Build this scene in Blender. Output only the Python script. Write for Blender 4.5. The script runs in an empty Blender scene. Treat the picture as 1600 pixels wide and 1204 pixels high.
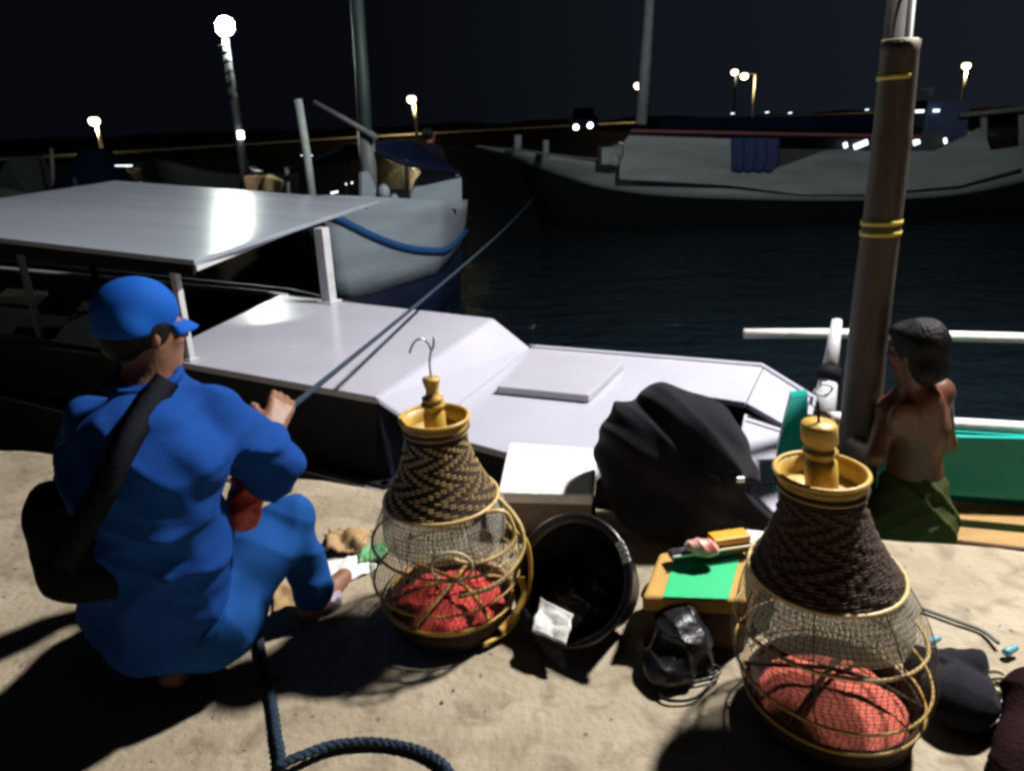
import bpy, bmesh, math, random
import numpy as np
from mathutils import Vector, Matrix, noise as mnoise
random.seed(7); rng = np.random.default_rng(7)
S = bpy.context.scene
COL = S.collection
V = Vector
# ------------------------------------------------------------------ camera
FPX = 1150.; PITCH = math.radians(19.6); ROLL = math.radians(-1.8); H = 1.4
cam_d = bpy.data.cameras.new('camera'); cam = bpy.data.objects.new('camera', cam_d); COL.objects.link(cam)
S.camera = cam
cam_d.sensor_width = 36; cam_d.lens = 36*FPX/1600; cam_d.clip_end = 3000; cam_d.clip_start = 0.05
M_cam = Matrix.Rotation(math.pi/2-PITCH, 4, 'X') @ Matrix.Rotation(ROLL, 4, 'Z')
cam.matrix_world = Matrix.Translation((0, 0, H)) @ M_cam
M3 = M_cam.to_3x3()
def ray(x, y): return M3 @ V(((x-800)/FPX, -(y-602)/FPX, -1))
def PZ(x, y, z=0.0):
    d = ray(x, y); k = (z-H)/d.z; return V((d.x*k, d.y*k, z))
def PY(x, y, Y):
    d = ray(x, y); k = Y/d.y; return V((d.x*k, Y, H+d.z*k))
# ------------------------------------------------------------------ materials
MATS = {}
def mat(name, col, rough=.6, metal=0., var=.0, vscale=8., bump=0., bscale=60., emit=None, estr=0., trans=0., coat=0., col2=None, detail=6., spec=.5, sheen=0., stretch=None):
    if name in MATS: return MATS[name]
    m = bpy.data.materials.new(name); m.use_nodes = True; nt = m.node_tree; N = nt.nodes; L = nt.links
    b = N['Principled BSDF']; b.inputs['Roughness'].default_value = rough; b.inputs['Metallic'].default_value = metal
    b.inputs['Base Color'].default_value = (*col, 1); b.inputs['Specular IOR Level'].default_value = spec
    b.inputs['Coat Weight'].default_value = coat; b.inputs['Transmission Weight'].default_value = trans
    b.inputs['Sheen Weight'].default_value = sheen
    tc = N.new('ShaderNodeTexCoord'); mp = N.new('ShaderNodeMapping'); L.new(tc.outputs['Object'], mp.inputs[0])
    if stretch: mp.inputs['Scale'].default_value = stretch
    if var > 0 or col2:
        n = N.new('ShaderNodeTexNoise'); n.inputs['Scale'].default_value = vscale; n.inputs['Detail'].default_value = detail; n.inputs['Roughness'].default_value = .6
        L.new(mp.outputs[0], n.inputs['Vector'])
        r = N.new('ShaderNodeValToRGB'); r.color_ramp.elements[0].position = .34; r.color_ramp.elements[1].position = .66
        c2 = col2 or tuple(min(1, c*(1+var)) for c in col); c1 = col if col2 else tuple(c*(1-var) for c in col)
        r.color_ramp.elements[0].color = (*c1, 1); r.color_ramp.elements[1].color = (*c2, 1)
        L.new(n.outputs[0], r.inputs[0]); L.new(r.outputs[0], b.inputs['Base Color'])
        mr = N.new('ShaderNodeMapRange'); mr.inputs['To Min'].default_value = max(0, rough-.1); mr.inputs['To Max'].default_value = min(1, rough+.12)
        L.new(n.outputs[0], mr.inputs[0]); L.new(mr.outputs[0], b.inputs['Roughness'])
    if bump > 0:
        n2 = N.new('ShaderNodeTexNoise'); n2.inputs['Scale'].default_value = bscale; n2.inputs['Detail'].default_value = 5
        L.new(mp.outputs[0], n2.inputs['Vector'])
        bp = N.new('ShaderNodeBump'); bp.inputs['Strength'].default_value = bump; bp.inputs['Distance'].default_value = .02
        L.new(n2.outputs[0], bp.inputs['Height']); L.new(bp.outputs[0], b.inputs['Normal'])
    if emit:
        b.inputs['Emission Color'].default_value = (*emit, 1); b.inputs['Emission Strength'].default_value = estr
    MATS[name] = m; return m

def mat_net(name, col, nu, nv, tu, tv, skew=0., rough=.7, base=0.):
    """netting: thin threads laid along the surface's own uv, open between"""
    m = bpy.data.materials.new(name); m.use_nodes = True; nt = m.node_tree; N = nt.nodes; L = nt.links
    b = N['Principled BSDF']; b.inputs['Base Color'].default_value = (*col, 1); b.inputs['Roughness'].default_value = rough
    uv = N.new('ShaderNodeUVMap'); sp = N.new('ShaderNodeSeparateXYZ'); L.new(uv.outputs[0], sp.inputs[0])
    no = N.new('ShaderNodeTexNoise'); no.inputs['Scale'].default_value = 5.; L.new(uv.outputs[0], no.inputs['Vector'])
    def M(op, a, b_=None, c=None):
        q = N.new('ShaderNodeMath'); q.operation = op
        for i, v in enumerate((a, b_, c)):
            if v is None: continue
            if hasattr(v, 'links') or hasattr(v, 'is_output'): L.new(v, q.inputs[i])
            else: q.inputs[i].default_value = v
        return q.outputs[0]
    wob = M('MULTIPLY', no.outputs[0], .06)
    u = M('ADD', sp.outputs[0], wob); v = M('ADD', sp.outputs[1], wob)
    a1 = M('ADD', M('MULTIPLY', u, nu), M('MULTIPLY', v, nv*skew)); a2 = M('SUBTRACT', M('MULTIPLY', v, nv), M('MULTIPLY', u, nu*skew))
    o1 = M('LESS_THAN', M('FRACT', a1), tu); o2 = M('LESS_THAN', M('FRACT', a2), tv)
    al = M('MAXIMUM', M('MAXIMUM', o1, o2), base)
    L.new(al, b.inputs['Alpha']); MATS[name] = m; return m

concrete = mat('concrete', (.30, .245, .165), .9, var=.0, col2=(.43, .365, .265), vscale=3.2, bump=.35, bscale=45, detail=9)
# pitted, stained quay concrete: extra large stains + small dark pits
nt = concrete.node_tree; N = nt.nodes; L = nt.links; b = N['Principled BSDF']
base_link = b.inputs['Base Color'].links[0].from_socket
mp = [n for n in N if n.type == 'MAPPING'][0]
n3 = N.new('ShaderNodeTexNoise'); n3.inputs['Scale'].default_value = 9; n3.inputs['Detail'].default_value = 8; n3.inputs['Distortion'].default_value = .8; L.new(mp.outputs[0], n3.inputs['Vector'])
r3 = N.new('ShaderNodeValToRGB'); r3.color_ramp.elements[0].position = .50; r3.color_ramp.elements[1].position = .72; L.new(n3.outputs[0], r3.inputs[0])
mx = N.new('ShaderNodeMixRGB'); mx.blend_type = 'MIX'; L.new(r3.outputs[0], mx.inputs[0]); L.new(base_link, mx.inputs[1]); mx.inputs[2].default_value = (.21, .165, .11, 1)
vo = N.new('ShaderNodeTexVoronoi'); vo.inputs['Scale'].default_value = 14; vo.inputs['Randomness'].default_value = 1; L.new(mp.outputs[0], vo.inputs['Vector'])
r4 = N.new('ShaderNodeValToRGB'); r4.color_ramp.elements[0].position = .06; r4.color_ramp.elements[0].color = (1, 1, 1, 1); r4.color_ramp.elements[1].position = .12; r4.color_ramp.elements[1].color = (0, 0, 0, 1); L.new(vo.outputs[0], r4.inputs[0])
n5 = N.new('ShaderNodeTexNoise'); n5.inputs['Scale'].default_value = 4; L.new(mp.outputs[0], n5.inputs['Vector'])
r5 = N.new('ShaderNodeValToRGB'); r5.color_ramp.elements[0].position = .5; r5.color_ramp.elements[1].position = .56; L.new(n5.outputs[0], r5.inputs[0])
mm = N.new('ShaderNodeMath'); mm.operation = 'MULTIPLY'; L.new(r4.outputs[0], mm.inputs[0]); L.new(r5.outputs[0], mm.inputs[1])
mx2 = N.new('ShaderNodeMixRGB'); L.new(mm.outputs[0], mx2.inputs[0]); L.new(mx.outputs[0], mx2.inputs[1]); mx2.inputs[2].default_value = (.15, .115, .08, 1)
L.new(mx2.outputs[0], b.inputs['Base Color'])

white_paint = mat('white_boat_paint', (.445, .445, .525), .22, var=.035, vscale=2.5, bump=.05, bscale=9, spec=.5)
white_roof = mat('white_canopy_paint', (.27, .305, .36), .22, var=.04, vscale=1.5, bump=.10, bscale=5, stretch=(.4, 1.6, 1))
black_hull = mat('navy_black_hull_paint', (.006, .007, .014), .5, spec=.2, var=.25, vscale=5, bump=.08, bscale=14)
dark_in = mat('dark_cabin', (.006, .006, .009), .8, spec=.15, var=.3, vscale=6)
white_post = mat('white_post_paint', (.50, .50, .52), .45, var=.1, vscale=12, bump=.15, bscale=30)
dimwood = mat('weathered_wood', (.022, .019, .015), .85, spec=.15, var=.35, vscale=5, bump=.3, bscale=20, stretch=(1, 8, 8))
plank = mat('ochre_plank', (.34, .20, .06), .6, var=.2, vscale=4, bump=.2, bscale=20, stretch=(1, 8, 8))
plank_dark = mat('brown_plank', (.10, .055, .022), .7, var=.25, vscale=5, bump=.2, bscale=20, stretch=(1, 8, 8))
green_p = mat('sea_green_boat_paint', (.003, .36, .30), .4, var=.08, vscale=4, bump=.06, bscale=12)
bamboo = mat('grey_bamboo', (.06, .047, .036), .55, var=.25, vscale=6, bump=.25, bscale=30, stretch=(6, 6, .6))
cane = mat('golden_cane', (.52, .32, .055), .42, var=.18, vscale=30, bump=.15, bscale=90)
cane_dk = mat('cane_dark', (.035, .016, .010), .85, var=.3, vscale=40, bump=.4, bscale=120)
cane_lt = mat('pale_cane', (.58, .42, .17), .4, var=.15, vscale=30)
steel = mat('galvanised_wire', (.5, .5, .52), .3, 1.)
redcl = mat('red_netting', (.80, .075, .06), .75, var=.2, vscale=70, bump=.5, bscale=160)
redcl2 = mat('salmon_red_netting', (.80, .17, .11), .75, var=.15, vscale=70, bump=.5, bscale=160)
blue_sh = mat('blue_shirt_cloth', (.009, .052, .24), .85, var=.10, vscale=6, bump=.10, bscale=180, sheen=.0, spec=.06)
blue_tr = mat('blue_trouser_cloth', (.012, .068, .25), .85, var=.10, vscale=6, bump=.10, bscale=180, spec=.06)
blue_cap = mat('blue_cap_cloth', (.008, .085, .40), .7, var=.08, vscale=9, bump=.06, bscale=220, spec=.06)
skin = mat('brown_skin', (.22, .10, .055), .5, var=.15, vscale=14, bump=.12, bscale=70)
skin2 = mat('tanned_skin', (.13, .050, .027), .42, var=.15, vscale=10, bump=.12, bscale=60)
hair = mat('black_hair', (.005, .0045, .0045), .5, var=.3, vscale=30, bump=.5, bscale=120, stretch=(1, 1, .12), spec=.2)
olive = mat('olive_cloth', (.055, .065, .022), .9, var=.15, vscale=7, bump=.2, bscale=160, spec=.06)
blackcl = mat('black_cloth', (.014, .014, .019), .85, var=.15, vscale=5, bump=.15, bscale=160, sheen=.06, spec=.06)
blackpl = mat('black_plastic', (.008, .008, .010), .36, var=.2, vscale=12, bump=.5, bscale=22)
tubpl = mat('black_tub_plastic', (.010, .010, .013), .3, var=.2, vscale=9, bump=.08, bscale=30)
rope_b = mat('blue_rope', (.014, .038, .075), .8, var=.25, vscale=60, bump=.9, bscale=160)
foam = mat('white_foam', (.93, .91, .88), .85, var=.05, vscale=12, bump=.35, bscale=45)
foam_shade = mat('shaded_foam_side', (.24, .18, .14), .85, var=.3, vscale=6, bump=.4, bscale=40)  # brown puts the shade of the box front into the foam colour
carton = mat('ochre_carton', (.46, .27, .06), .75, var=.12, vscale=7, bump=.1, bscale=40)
greenl = mat('green_print', (.006, .46, .17), .5, var=.06, vscale=7)
paperw = mat('white_paper', (.80, .80, .76), .75, var=.06, vscale=18, bump=.3, bscale=30)
paperb = mat('brown_wrapping_paper', (.40, .26, .12), .75, var=.14, vscale=14, bump=.3, bscale=30)
paperg = mat('green_wrapping_paper', (.16, .42, .17), .6, var=.12, vscale=14, bump=.3, bscale=30)
redpl = mat('red_plastic', (.60, .07, .055), .35, var=.35, vscale=18, bump=.5, bscale=25)
orangep = mat('orange_plastic', (.70, .33, .02), .4, var=.1, vscale=12)
maroon = mat('maroon_cloth', (.018, .007, .008), .9, var=.2, vscale=8, bump=.3, bscale=120, spec=.06)
far_white = mat('pale_hull_paint', (.21, .26, .30), .6, var=.16, vscale=1.2, bump=.2, bscale=8, stretch=(.6, .6, 3))
ship_white = mat('grey_white_ship_paint', (.19, .23, .24), .6, var=.25, vscale=.9, bump=.2, bscale=6, stretch=(.5, .5, 3))
far_dark = mat('dark_antifouling', (.003, .0045, .007), .8, var=.3, vscale=2, spec=.08)
far_navy = mat('navy_antifouling', (.004, .008, .024), .6, var=.3, vscale=2, spec=.15)
stripe = mat('blue_stripe_paint', (.015, .07, .22), .45, var=.1, vscale=3)
tarp = mat('dark_blue_tarpaulin', (.0025, .006, .020), .9, var=.3, vscale=2, spec=.05, bump=.5, bscale=4)
darkgreen = mat('dark_green_mast_paint', (.012, .028, .026), .6, var=.2, vscale=3)
grey_post = mat('grey_post_paint', (.09, .10, .105), .6, var=.2, vscale=8)
jetty_m = mat('lit_jetty_concrete', (.42, .36, .24), .9, var=.2, vscale=.4)
em_white = mat('floodlight_glass', (.9, .9, .9), .3, emit=(.90, 1., .90), estr=420)
em_small = mat('cabin_light_glass', (.9, .9, .9), .3, emit=(.9, .95, 1.), estr=7)
em_warm = mat('street_lamp_glass', (.9, .8, .6), .3, emit=(1., .80, .50), estr=7)
em_dim = mat('small_lamp_glass', (.9, .9, .9), .3, emit=(.80, .90, 1.), estr=2.2)
yellow = mat('yellow_tie', (.55, .42, .05), .5)
fleshy = mat('yellow_drum_plastic', (.6, .48, .22), .5, var=.1, vscale=5)
greyst = mat('grey_strap', (.008, .009, .013), .85, var=.2, vscale=30, bump=.15, bscale=150, spec=.06)
greenbot = mat('clear_green_plastic', (.12, .45, .30), .12, trans=.75, var=.2, vscale=25, bump=.8, bscale=35)
net_mat = mat_net('brown_netting', (.04, .028, .018), 90, 36, .12, .12, skew=.0, base=.05)
fringe_mat = mat_net('pale_nylon_netting', (.58, .54, .47), 150, 9, .42, .06, base=.25)
fringe_lt = mat_net('pale_nylon_netting_light', (.62, .58, .51), 150, 8, .50, .05, base=.45)

# ------------------------------------------------------------------ object helpers
def mesh_obj(name, verts, faces, m, parent=None, smooth=False, auto=None):
    me = bpy.data.meshes.new(name); me.from_pydata([tuple(v) for v in verts], [], [tuple(f) for f in faces]); me.validate(); me.update()
    o = bpy.data.objects.new(name, me); COL.objects.link(o); me.materials.append(m)
    if smooth: me.polygons.foreach_set('use_smooth', [True]*len(me.polygons))
    if parent is not None:
        o.parent = parent
        o.matrix_parent_inverse = Matrix.Translation(-parent.location)
    return o
def bm_obj(name, bm, m, parent=None, smooth=False):
    bmesh.ops.recalc_face_normals(bm, faces=bm.faces)
    me = bpy.data.meshes.new(name); bm.to_mesh(me); bm.free(); o = bpy.data.objects.new(name, me); COL.objects.link(o); me.materials.append(m)
    if smooth: me.polygons.foreach_set('use_smooth', [True]*len(me.polygons))
    if parent is not None:
        o.parent = parent; o.matrix_parent_inverse = Matrix.Translation(-parent.location)
    return o
def tag(o, label, cat, group=None, kind=None):
    o['label'] = label; o['category'] = cat
    if group: o['group'] = group
    if kind: o['kind'] = kind
    return o
def thing(name, loc, label, cat, group=None):
    o = bpy.data.objects.new(name, None); COL.objects.link(o); o.location = loc; o.empty_display_size = .1
    tag(o, label, cat, group); return o
def struct(o, kind='structure'): o['kind'] = kind; return o
def bevel(o, w=.004, seg=2):
    md = o.modifiers.new('bevel', 'BEVEL'); md.width = w; md.segments = seg; md.limit_method = 'ANGLE'; return o
def frames(pts):
    T = []
    for i in range(len(pts)):
        a = pts[max(0, i-1)]; b_ = pts[min(len(pts)-1, i+1)]; t = (b_-a)
        T.append(t.normalized() if t.length > 1e-9 else V((0, 0, 1)))
    up = V((0, 0, 1)) if abs(T[0].z) < .9 else V((1, 0, 0)); F = []
    n = (up - T[0]*up.dot(T[0])).normalized()
    for t in T:
        n = (n - t*n.dot(t)); n = n.normalized() if n.length > 1e-6 else V((1, 0, 0)); F.append((n, t.cross(n)))
    return F
def tube_geo(bm, pts, r, seg=10, r2=None, closed=False, flat=1.0):
    pts = [V(p) for p in pts]; n = len(pts); F = frames(pts); rings = []
    for i, p in enumerate(pts):
        rr = r[i] if isinstance(r, (list, tuple)) else (r if r2 is None else r+(r2-r)*i/(n-1))
        nn, bb = F[i]
        rings.append([bm.verts.new(p + nn*math.cos(2*math.pi*k/seg)*rr + bb*math.sin(2*math.pi*k/seg)*rr*flat) for k in range(seg)])
    for i in range(n-1 if not closed else n):
        a = rings[i]; b_ = rings[(i+1) % n]
        for k in range(seg): bm.faces.new((a[k], a[(k+1) % seg], b_[(k+1) % seg], b_[k]))
    if not closed: bm.faces.new(rings[0][::-1]); bm.faces.new(rings[-1])
def tube(name, pts, r, m, parent=None, seg=10, r2=None, closed=False, smooth=True, flat=1.0):
    bm = bmesh.new(); tube_geo(bm, pts, r, seg, r2, closed, flat); return bm_obj(name, bm, m, parent, smooth)
def spline(P, n=8):
    P = [V(p) for p in P]; out = []
    for i in range(len(P)-1):
        p0 = P[max(0, i-1)]; p1 = P[i]; p2 = P[i+1]; p3 = P[min(len(P)-1, i+2)]
        for k in range(n):
            t = k/n; out.append(.5*((2*p1)+(p2-p0)*t+(2*p0-5*p1+4*p2-p3)*t*t+(3*p1-p0-3*p2+p3)*t*t*t))
    out.append(P[-1]); return out
def lathe_geo(bm, prof, seg=32, c=(0, 0, 0), R=None, cap=True):
    c = V(c); rings = []
    for r, z in prof:
        ring = []
        for k in range(seg):
            a = 2*math.pi*k/seg; p = V((r*math.cos(a), r*math.sin(a), z)); p = (R @ p if R else p)+c
            ring.append(bm.verts.new(p))
        rings.append(ring)
    for a, b_ in zip(rings, rings[1:]):
        for k in range(seg): bm.faces.new((a[k], a[(k+1) % seg], b_[(k+1) % seg], b_[k]))
    if cap: bm.faces.new(rings[0][::-1]); bm.faces.new(rings[-1])
def lathe(name, prof, m, parent=None, seg=32, c=(0, 0, 0), R=None, cap=True):
    bm = bmesh.new(); lathe_geo(bm, prof, seg, c, R, cap); return bm_obj(name, bm, m, parent, True)
def box_geo(bm, c, s, R=None):
    c = V(c); vs = []
    for x in (-.5, .5):
        for y in (-.5, .5):
            for z in (-.5, .5):
                p = V((x*s[0], y*s[1], z*s[2])); p = (R @ p if R else p)+c; vs.append(bm.verts.new(p))
    for f in ((0, 1, 3, 2), (4, 6, 7, 5), (0, 4, 5, 1), (2, 3, 7, 6), (0, 2, 6, 4), (1, 5, 7, 3)): bm.faces.new([vs[i] for i in f])
def box(name, c, s, m, parent=None, R=None, bev=.004):
    bm = bmesh.new(); box_geo(bm, c, s, R); o = bm_obj(name, bm, m, parent)
    if bev: bevel(o, bev)
    return o
def slab_geo(bm, top, th):
    """closed slab: polygon of 3-D points, extruded down by th"""
    t = [bm.verts.new(p) for p in top]; d = [bm.verts.new(V(p)-V((0, 0, th))) for p in top]; n = len(top)
    bm.faces.new(t); bm.faces.new(d[::-1])
    for i in range(n): bm.faces.new((t[i], d[i], d[(i+1) % n], t[(i+1) % n]))
def slab(name, top, th, m, parent=None, bev=.006):
    bm = bmesh.new(); slab_geo(bm, top, th); o = bm_obj(name, bm, m, parent)
    if bev: bevel(o, bev)
    return o
def dense(pts, step=.007):
    out = [pts[0]]
    for a, b_ in zip(pts, pts[1:]):
        n = max(1, int((b_-a).length/step))
        for k in range(1, n+1): out.append(a+(b_-a)*k/n)
    return out
def rotz(a): return Matrix.Rotation(a, 3, 'Z')

# ------------------------------------------------------------------ signed distance modelling
def NA(v): return np.array(v, dtype=np.float32)
class Sdf:
    def __init__(s): s.ops = []
    def cap(s, a, b_, ra, rb=None, k=.03, sub=False, flat=None):
        s.ops.append(('cap', NA(a), NA(b_), ra, ra if rb is None else rb, k, sub)); return s
    def ell(s, c, r, R=None, k=.03, sub=False):
        s.ops.append(('ell', NA(c), NA(r), None if R is None else np.array(R, dtype=np.float32), 0, k, sub)); return s
    def chain(s, pts, rs, k=.03):
        for i in range(len(pts)-1): s.cap(pts[i], pts[i+1], rs[i], rs[i+1], k)
        return s
    disp = None
    def __call__(s, P):
        d = None
        for op in s.ops:
            kind, a, b_, ra, rb, k, sub = op
            if kind == 'cap':
                ba = b_-a; q = P-a; h = np.clip(q@ba/max(1e-9, float(ba@ba)), 0, 1); e = np.linalg.norm(q-h[..., None]*ba, axis=-1)-(ra+(rb-ra)*h)
            else:
                q = P-a
                if ra is not None: q = q@ra
                k0 = np.linalg.norm(q/b_, axis=-1); k1 = np.linalg.norm(q/(b_*b_), axis=-1); e = k0*(k0-1)/np.maximum(k1, 1e-6)
            if sub:
                e = -e; h = np.clip(.5-.5*(d-e)/k, 0, 1); d = d*(1-h)+e*h+k*h*(1-h); continue
            if d is None: d = e
            else:
                h = np.clip(.5+.5*(e-d)/k, 0, 1); d = e*(1-h)+d*h-k*h*(1-h)
        if s.disp is not None: d = d+s.disp(P)
        return d
    def bounds(s, pad=.03):
        lo = np.full(3, 1e9); hi = -lo
        for op in s.ops:
            if op[6]: continue
            if op[0] == 'cap':
                r = max(op[3], op[4])
                for q in (op[1], op[2]): lo = np.minimum(lo, q-r); hi = np.maximum(hi, q+r)
            else:
                r = op[2].max(); lo = np.minimum(lo, op[1]-r); hi = np.maximum(hi, op[1]+r)
        return lo-pad, hi+pad
def surf_nets(f, lo, hi, h):
    n = np.ceil((np.array(hi)-np.array(lo))/h).astype(int)+1
    ax = [(lo[i]+h*np.arange(n[i])).astype(np.float32) for i in range(3)]
    G = np.empty(n, dtype=np.float32)
    for i in range(0, n[0], 16):
        X, Y_, Z_ = np.meshgrid(ax[0][i:i+16], ax[1], ax[2], indexing='ij'); G[i:i+16] = f(np.stack([X, Y_, Z_], -1))
    sg = G < 0
    c = [sg[a:n[0]-1+a, b_:n[1]-1+b_, c_:n[2]-1+c_] for a in (0, 1) for b_ in (0, 1) for c_ in (0, 1)]
    s_ = sum(x.astype(np.int8) for x in c); act = (s_ > 0) & (s_ < 8)
    idx = -np.ones(act.shape, dtype=np.int64); ii = np.argwhere(act); idx[act] = np.arange(len(ii))
    acc = np.zeros((len(ii), 3)); cnt = np.zeros(len(ii))
    cor = [(a, b_, c_) for a in (0, 1) for b_ in (0, 1) for c_ in (0, 1)]
    for p in range(8):
        for q in range(p+1, 8):
            if sum(abs(cor[p][k]-cor[q][k]) for k in range(3)) != 1: continue
            va = G[ii[:, 0]+cor[p][0], ii[:, 1]+cor[p][1], ii[:, 2]+cor[p][2]]; vb = G[ii[:, 0]+cor[q][0], ii[:, 1]+cor[q][1], ii[:, 2]+cor[q][2]]
            m = (va < 0) != (vb < 0); t = np.where(m, va/np.where(m, va-vb, 1), 0)
            pt = np.array(cor[p])+t[:, None]*(np.array(cor[q])-np.array(cor[p])); acc[m] += pt[m]; cnt[m] += 1
    verts = (ii+acc/np.maximum(cnt, 1)[:, None])*h+np.array(lo)
    faces = []
    for axn in range(3):
        o1, o2 = [(1, 2), (2, 0), (0, 1)][axn]
        a = np.take(sg, range(0, n[axn]-1), axn); b_ = np.take(sg, range(1, n[axn]), axn)
        E_ = np.argwhere(a != b_); E_ = E_[(E_[:, o1] > 0) & (E_[:, o2] > 0) & (E_[:, o1] < n[o1]-1) & (E_[:, o2] < n[o2]-1)]
        if not len(E_): continue
        flip = a[E_[:, 0], E_[:, 1], E_[:, 2]]
        def g(d1, d2):
            q = E_.copy(); q[:, o1] -= d1; q[:, o2] -= d2; return idx[q[:, 0], q[:, 1], q[:, 2]]
        Q = np.stack([g(1, 1), g(0, 1), g(0, 0), g(1, 0)], 1); Q[~flip] = Q[~flip][:, ::-1]; faces.append(Q)
    return verts, np.concatenate(faces)
def sdf_obj(name, f, h, m, parent=None, extra=None, lo=None, hi=None, smooth_it=1):
    if lo is None: lo, hi = f.bounds()
    v, q = surf_nets(f, lo, hi, h); vs = v.tolist(); fs = q.tolist()
    for (g, h2) in (extra or []):
        l2, h2_ = g.bounds(.01); v2, q2 = surf_nets(g, l2, h2_, h2); n0 = len(vs); vs += v2.tolist(); fs += (q2+n0).tolist()
    o = mesh_obj(name, vs, fs, m, parent, True)
    if smooth_it:
        md = o.modifiers.new('relax', 'SMOOTH'); md.factor = .5; md.iterations = smooth_it
    return o
def hit(f, x, y, t0=.5, t1=4.):
    d = ray(x, y); d = NA(d/d.length); o = NA((0, 0, H)); t = t0
    for _ in range(160):
        e = float(f((o+d*t)[None, :].astype(np.float32))[0])
        if e < .001: return V((o+d*t).tolist())
        t += e*.7
        if t > t1: return None
def folds(items):
    """cloth folds: list of (direction, frequency, amplitude, warp, phase)"""
    def g(P):
        w = np.sin(P[..., 0]*7+P[..., 2]*5+1.3)+np.sin(P[..., 1]*9-P[..., 2]*6+.4)
        s_ = 0
        for d, fr, am, wp, ph in items:
            d = NA(d); t = P@d*fr+w*wp+ph
            s_ = s_ - am*(1-np.abs(np.sin(t)))**2*(0.6+.4*np.sin(P[..., 0]*11+P[..., 1]*13+P[..., 2]*8+ph))
        return s_
    return g

def softfolds(items):
    def g(P):
        w = np.sin(P[..., 0]*6+P[..., 2]*4+1.3)+np.sin(P[..., 1]*7-P[..., 2]*5+.4)
        s_ = 0
        for d, fr, am, wp, ph in items: s_ = s_ + am*np.sin((P@NA(d))*fr+w*wp+ph)*(.65+.35*np.sin(P[..., 0]*9-P[..., 2]*7+ph*2))
        return s_
    return g
def head_sdf(s, c, f, u, sc=1., lean=0):
    """face and skull: c = centre, f = facing, u = up"""
    f = V(f).normalized(); u = (V(u)-f*V(u).dot(f)).normalized(); l = u.cross(f); c = V(c)
    R = Matrix((l, f, u)).transposed(); Q = lambda x, y, z: c+(l*x+f*y+u*z)*sc
    Rn = [list(r) for r in R]
    s.ell(Q(0, -.012, .025), (.074*sc, .094*sc, .086*sc), Rn, k=.02)
    s.ell(Q(0, .030, -.045), (.054*sc, .058*sc, .066*sc), Rn, k=.035)
    s.cap(Q(0, .086, .010), Q(0, .106, -.022), .009*sc, .014*sc, k=.015)
    s.cap(Q(-.022, .076, -.056), Q(.022, .076, -.056), .010*sc, k=.014)
    s.ell(Q(0, .066, -.092), (.024*sc, .020*sc, .018*sc), Rn, k=.025)
    for q in (-1, 1):
        s.cap(Q(q*.015, .086, .018), Q(q*.045, .072, .018), .009*sc, k=.015)
        s.ell(Q(q*.030, .080, .002), (.014*sc, .010*sc, .010*sc), Rn, k=.008)
        s.ell(Q(q*.045, .058, -.025), (.020*sc, .020*sc, .018*sc), Rn, k=.02)
        s.ell(Q(q*.074, -.006, -.018), (.009*sc, .017*sc, .028*sc), Rn, k=.006)
    return R, Q
def hand_sdf(w, d, n, side=1, curl=1.0, sc=1.):
    """w wrist, d direction of the fingers, n back-of-hand normal, side = thumb side"""
    d = V(d).normalized(); n = (V(n)-d*V(n).dot(d)).normalized(); l = d.cross(n)*side; w = V(w); s = Sdf()
    Q = lambda a, b_, c: w+(d*a+l*b_+n*c)*sc
    for b_ in (-.028, -.010, .010, .027): s.cap(Q(0, b_*.6, 0), Q(.085, b_, 0), .017*sc, .012*sc, k=.012)
    for i, (b_, ln) in enumerate(((.028, .040), (.010, .045), (-.010, .042), (-.028, .033))):
        p = Q(.088, b_, 0); a = .35*curl; q = V(p); rr = .0095
        for seg, (L_, da) in enumerate(((ln, .55), (ln*.65, .95), (ln*.5, .7))):
            e = q+(d*math.cos(a)-n*math.sin(a))*L_*sc; s.cap(q, e, rr*sc, (rr-.0008)*sc, k=.003 if seg else .008); q = e; a += da*curl; rr -= .0008
    t0 = Q(.020, .030, -.004); t1 = Q(.052, .058, -.018); t2 = Q(.078, .060, -.040*curl); t3 = Q(.095, .048, -.058*curl)
    s.cap(t0, t1, .015*sc, .012*sc, k=.012); s.cap(t1, t2, .0115*sc, .0105*sc, k=.004); s.cap(t2, t3, .0105*sc, .009*sc, k=.004)
    return s
# ------------------------------------------------------------------ ground, water, far shore
e0 = PZ(0, 700); e1 = PZ(1500, 850)
esl = (e1.y-e0.y)/(e1.x-e0.x)
def edge(x): return e1.y+(x-e1.x)*esl+.012*math.sin(x*5.1)+.008*math.sin(x*13)
vs = []; fs = []; xs = [-9+.09*i for i in range(200)]; ny = 60
for x in xs:
    for j in range(ny):
        t = (j/(ny-1)); t = 1-(1-t)**1.5; y = -7+(edge(x)+7)*t
        z = .006*mnoise.noise(V((x*3, y*3, 0)))+.0025*mnoise.noise(V((x*14, y*14, 3)))
        if j == ny-1: z -= .018
        vs.append((x, y, z))
    vs.append((x, edge(x)+.012, -.10)); vs.append((x, edge(x)+.02, -3))
st = ny+2
for i in range(len(xs)-1):
    for j in range(st-1): a = i*st+j; fs.append((a, a+st, a+st+1, a+1))
struct(mesh_obj('pavement', vs, fs, concrete, smooth=True))
WZ = -1.25
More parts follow.
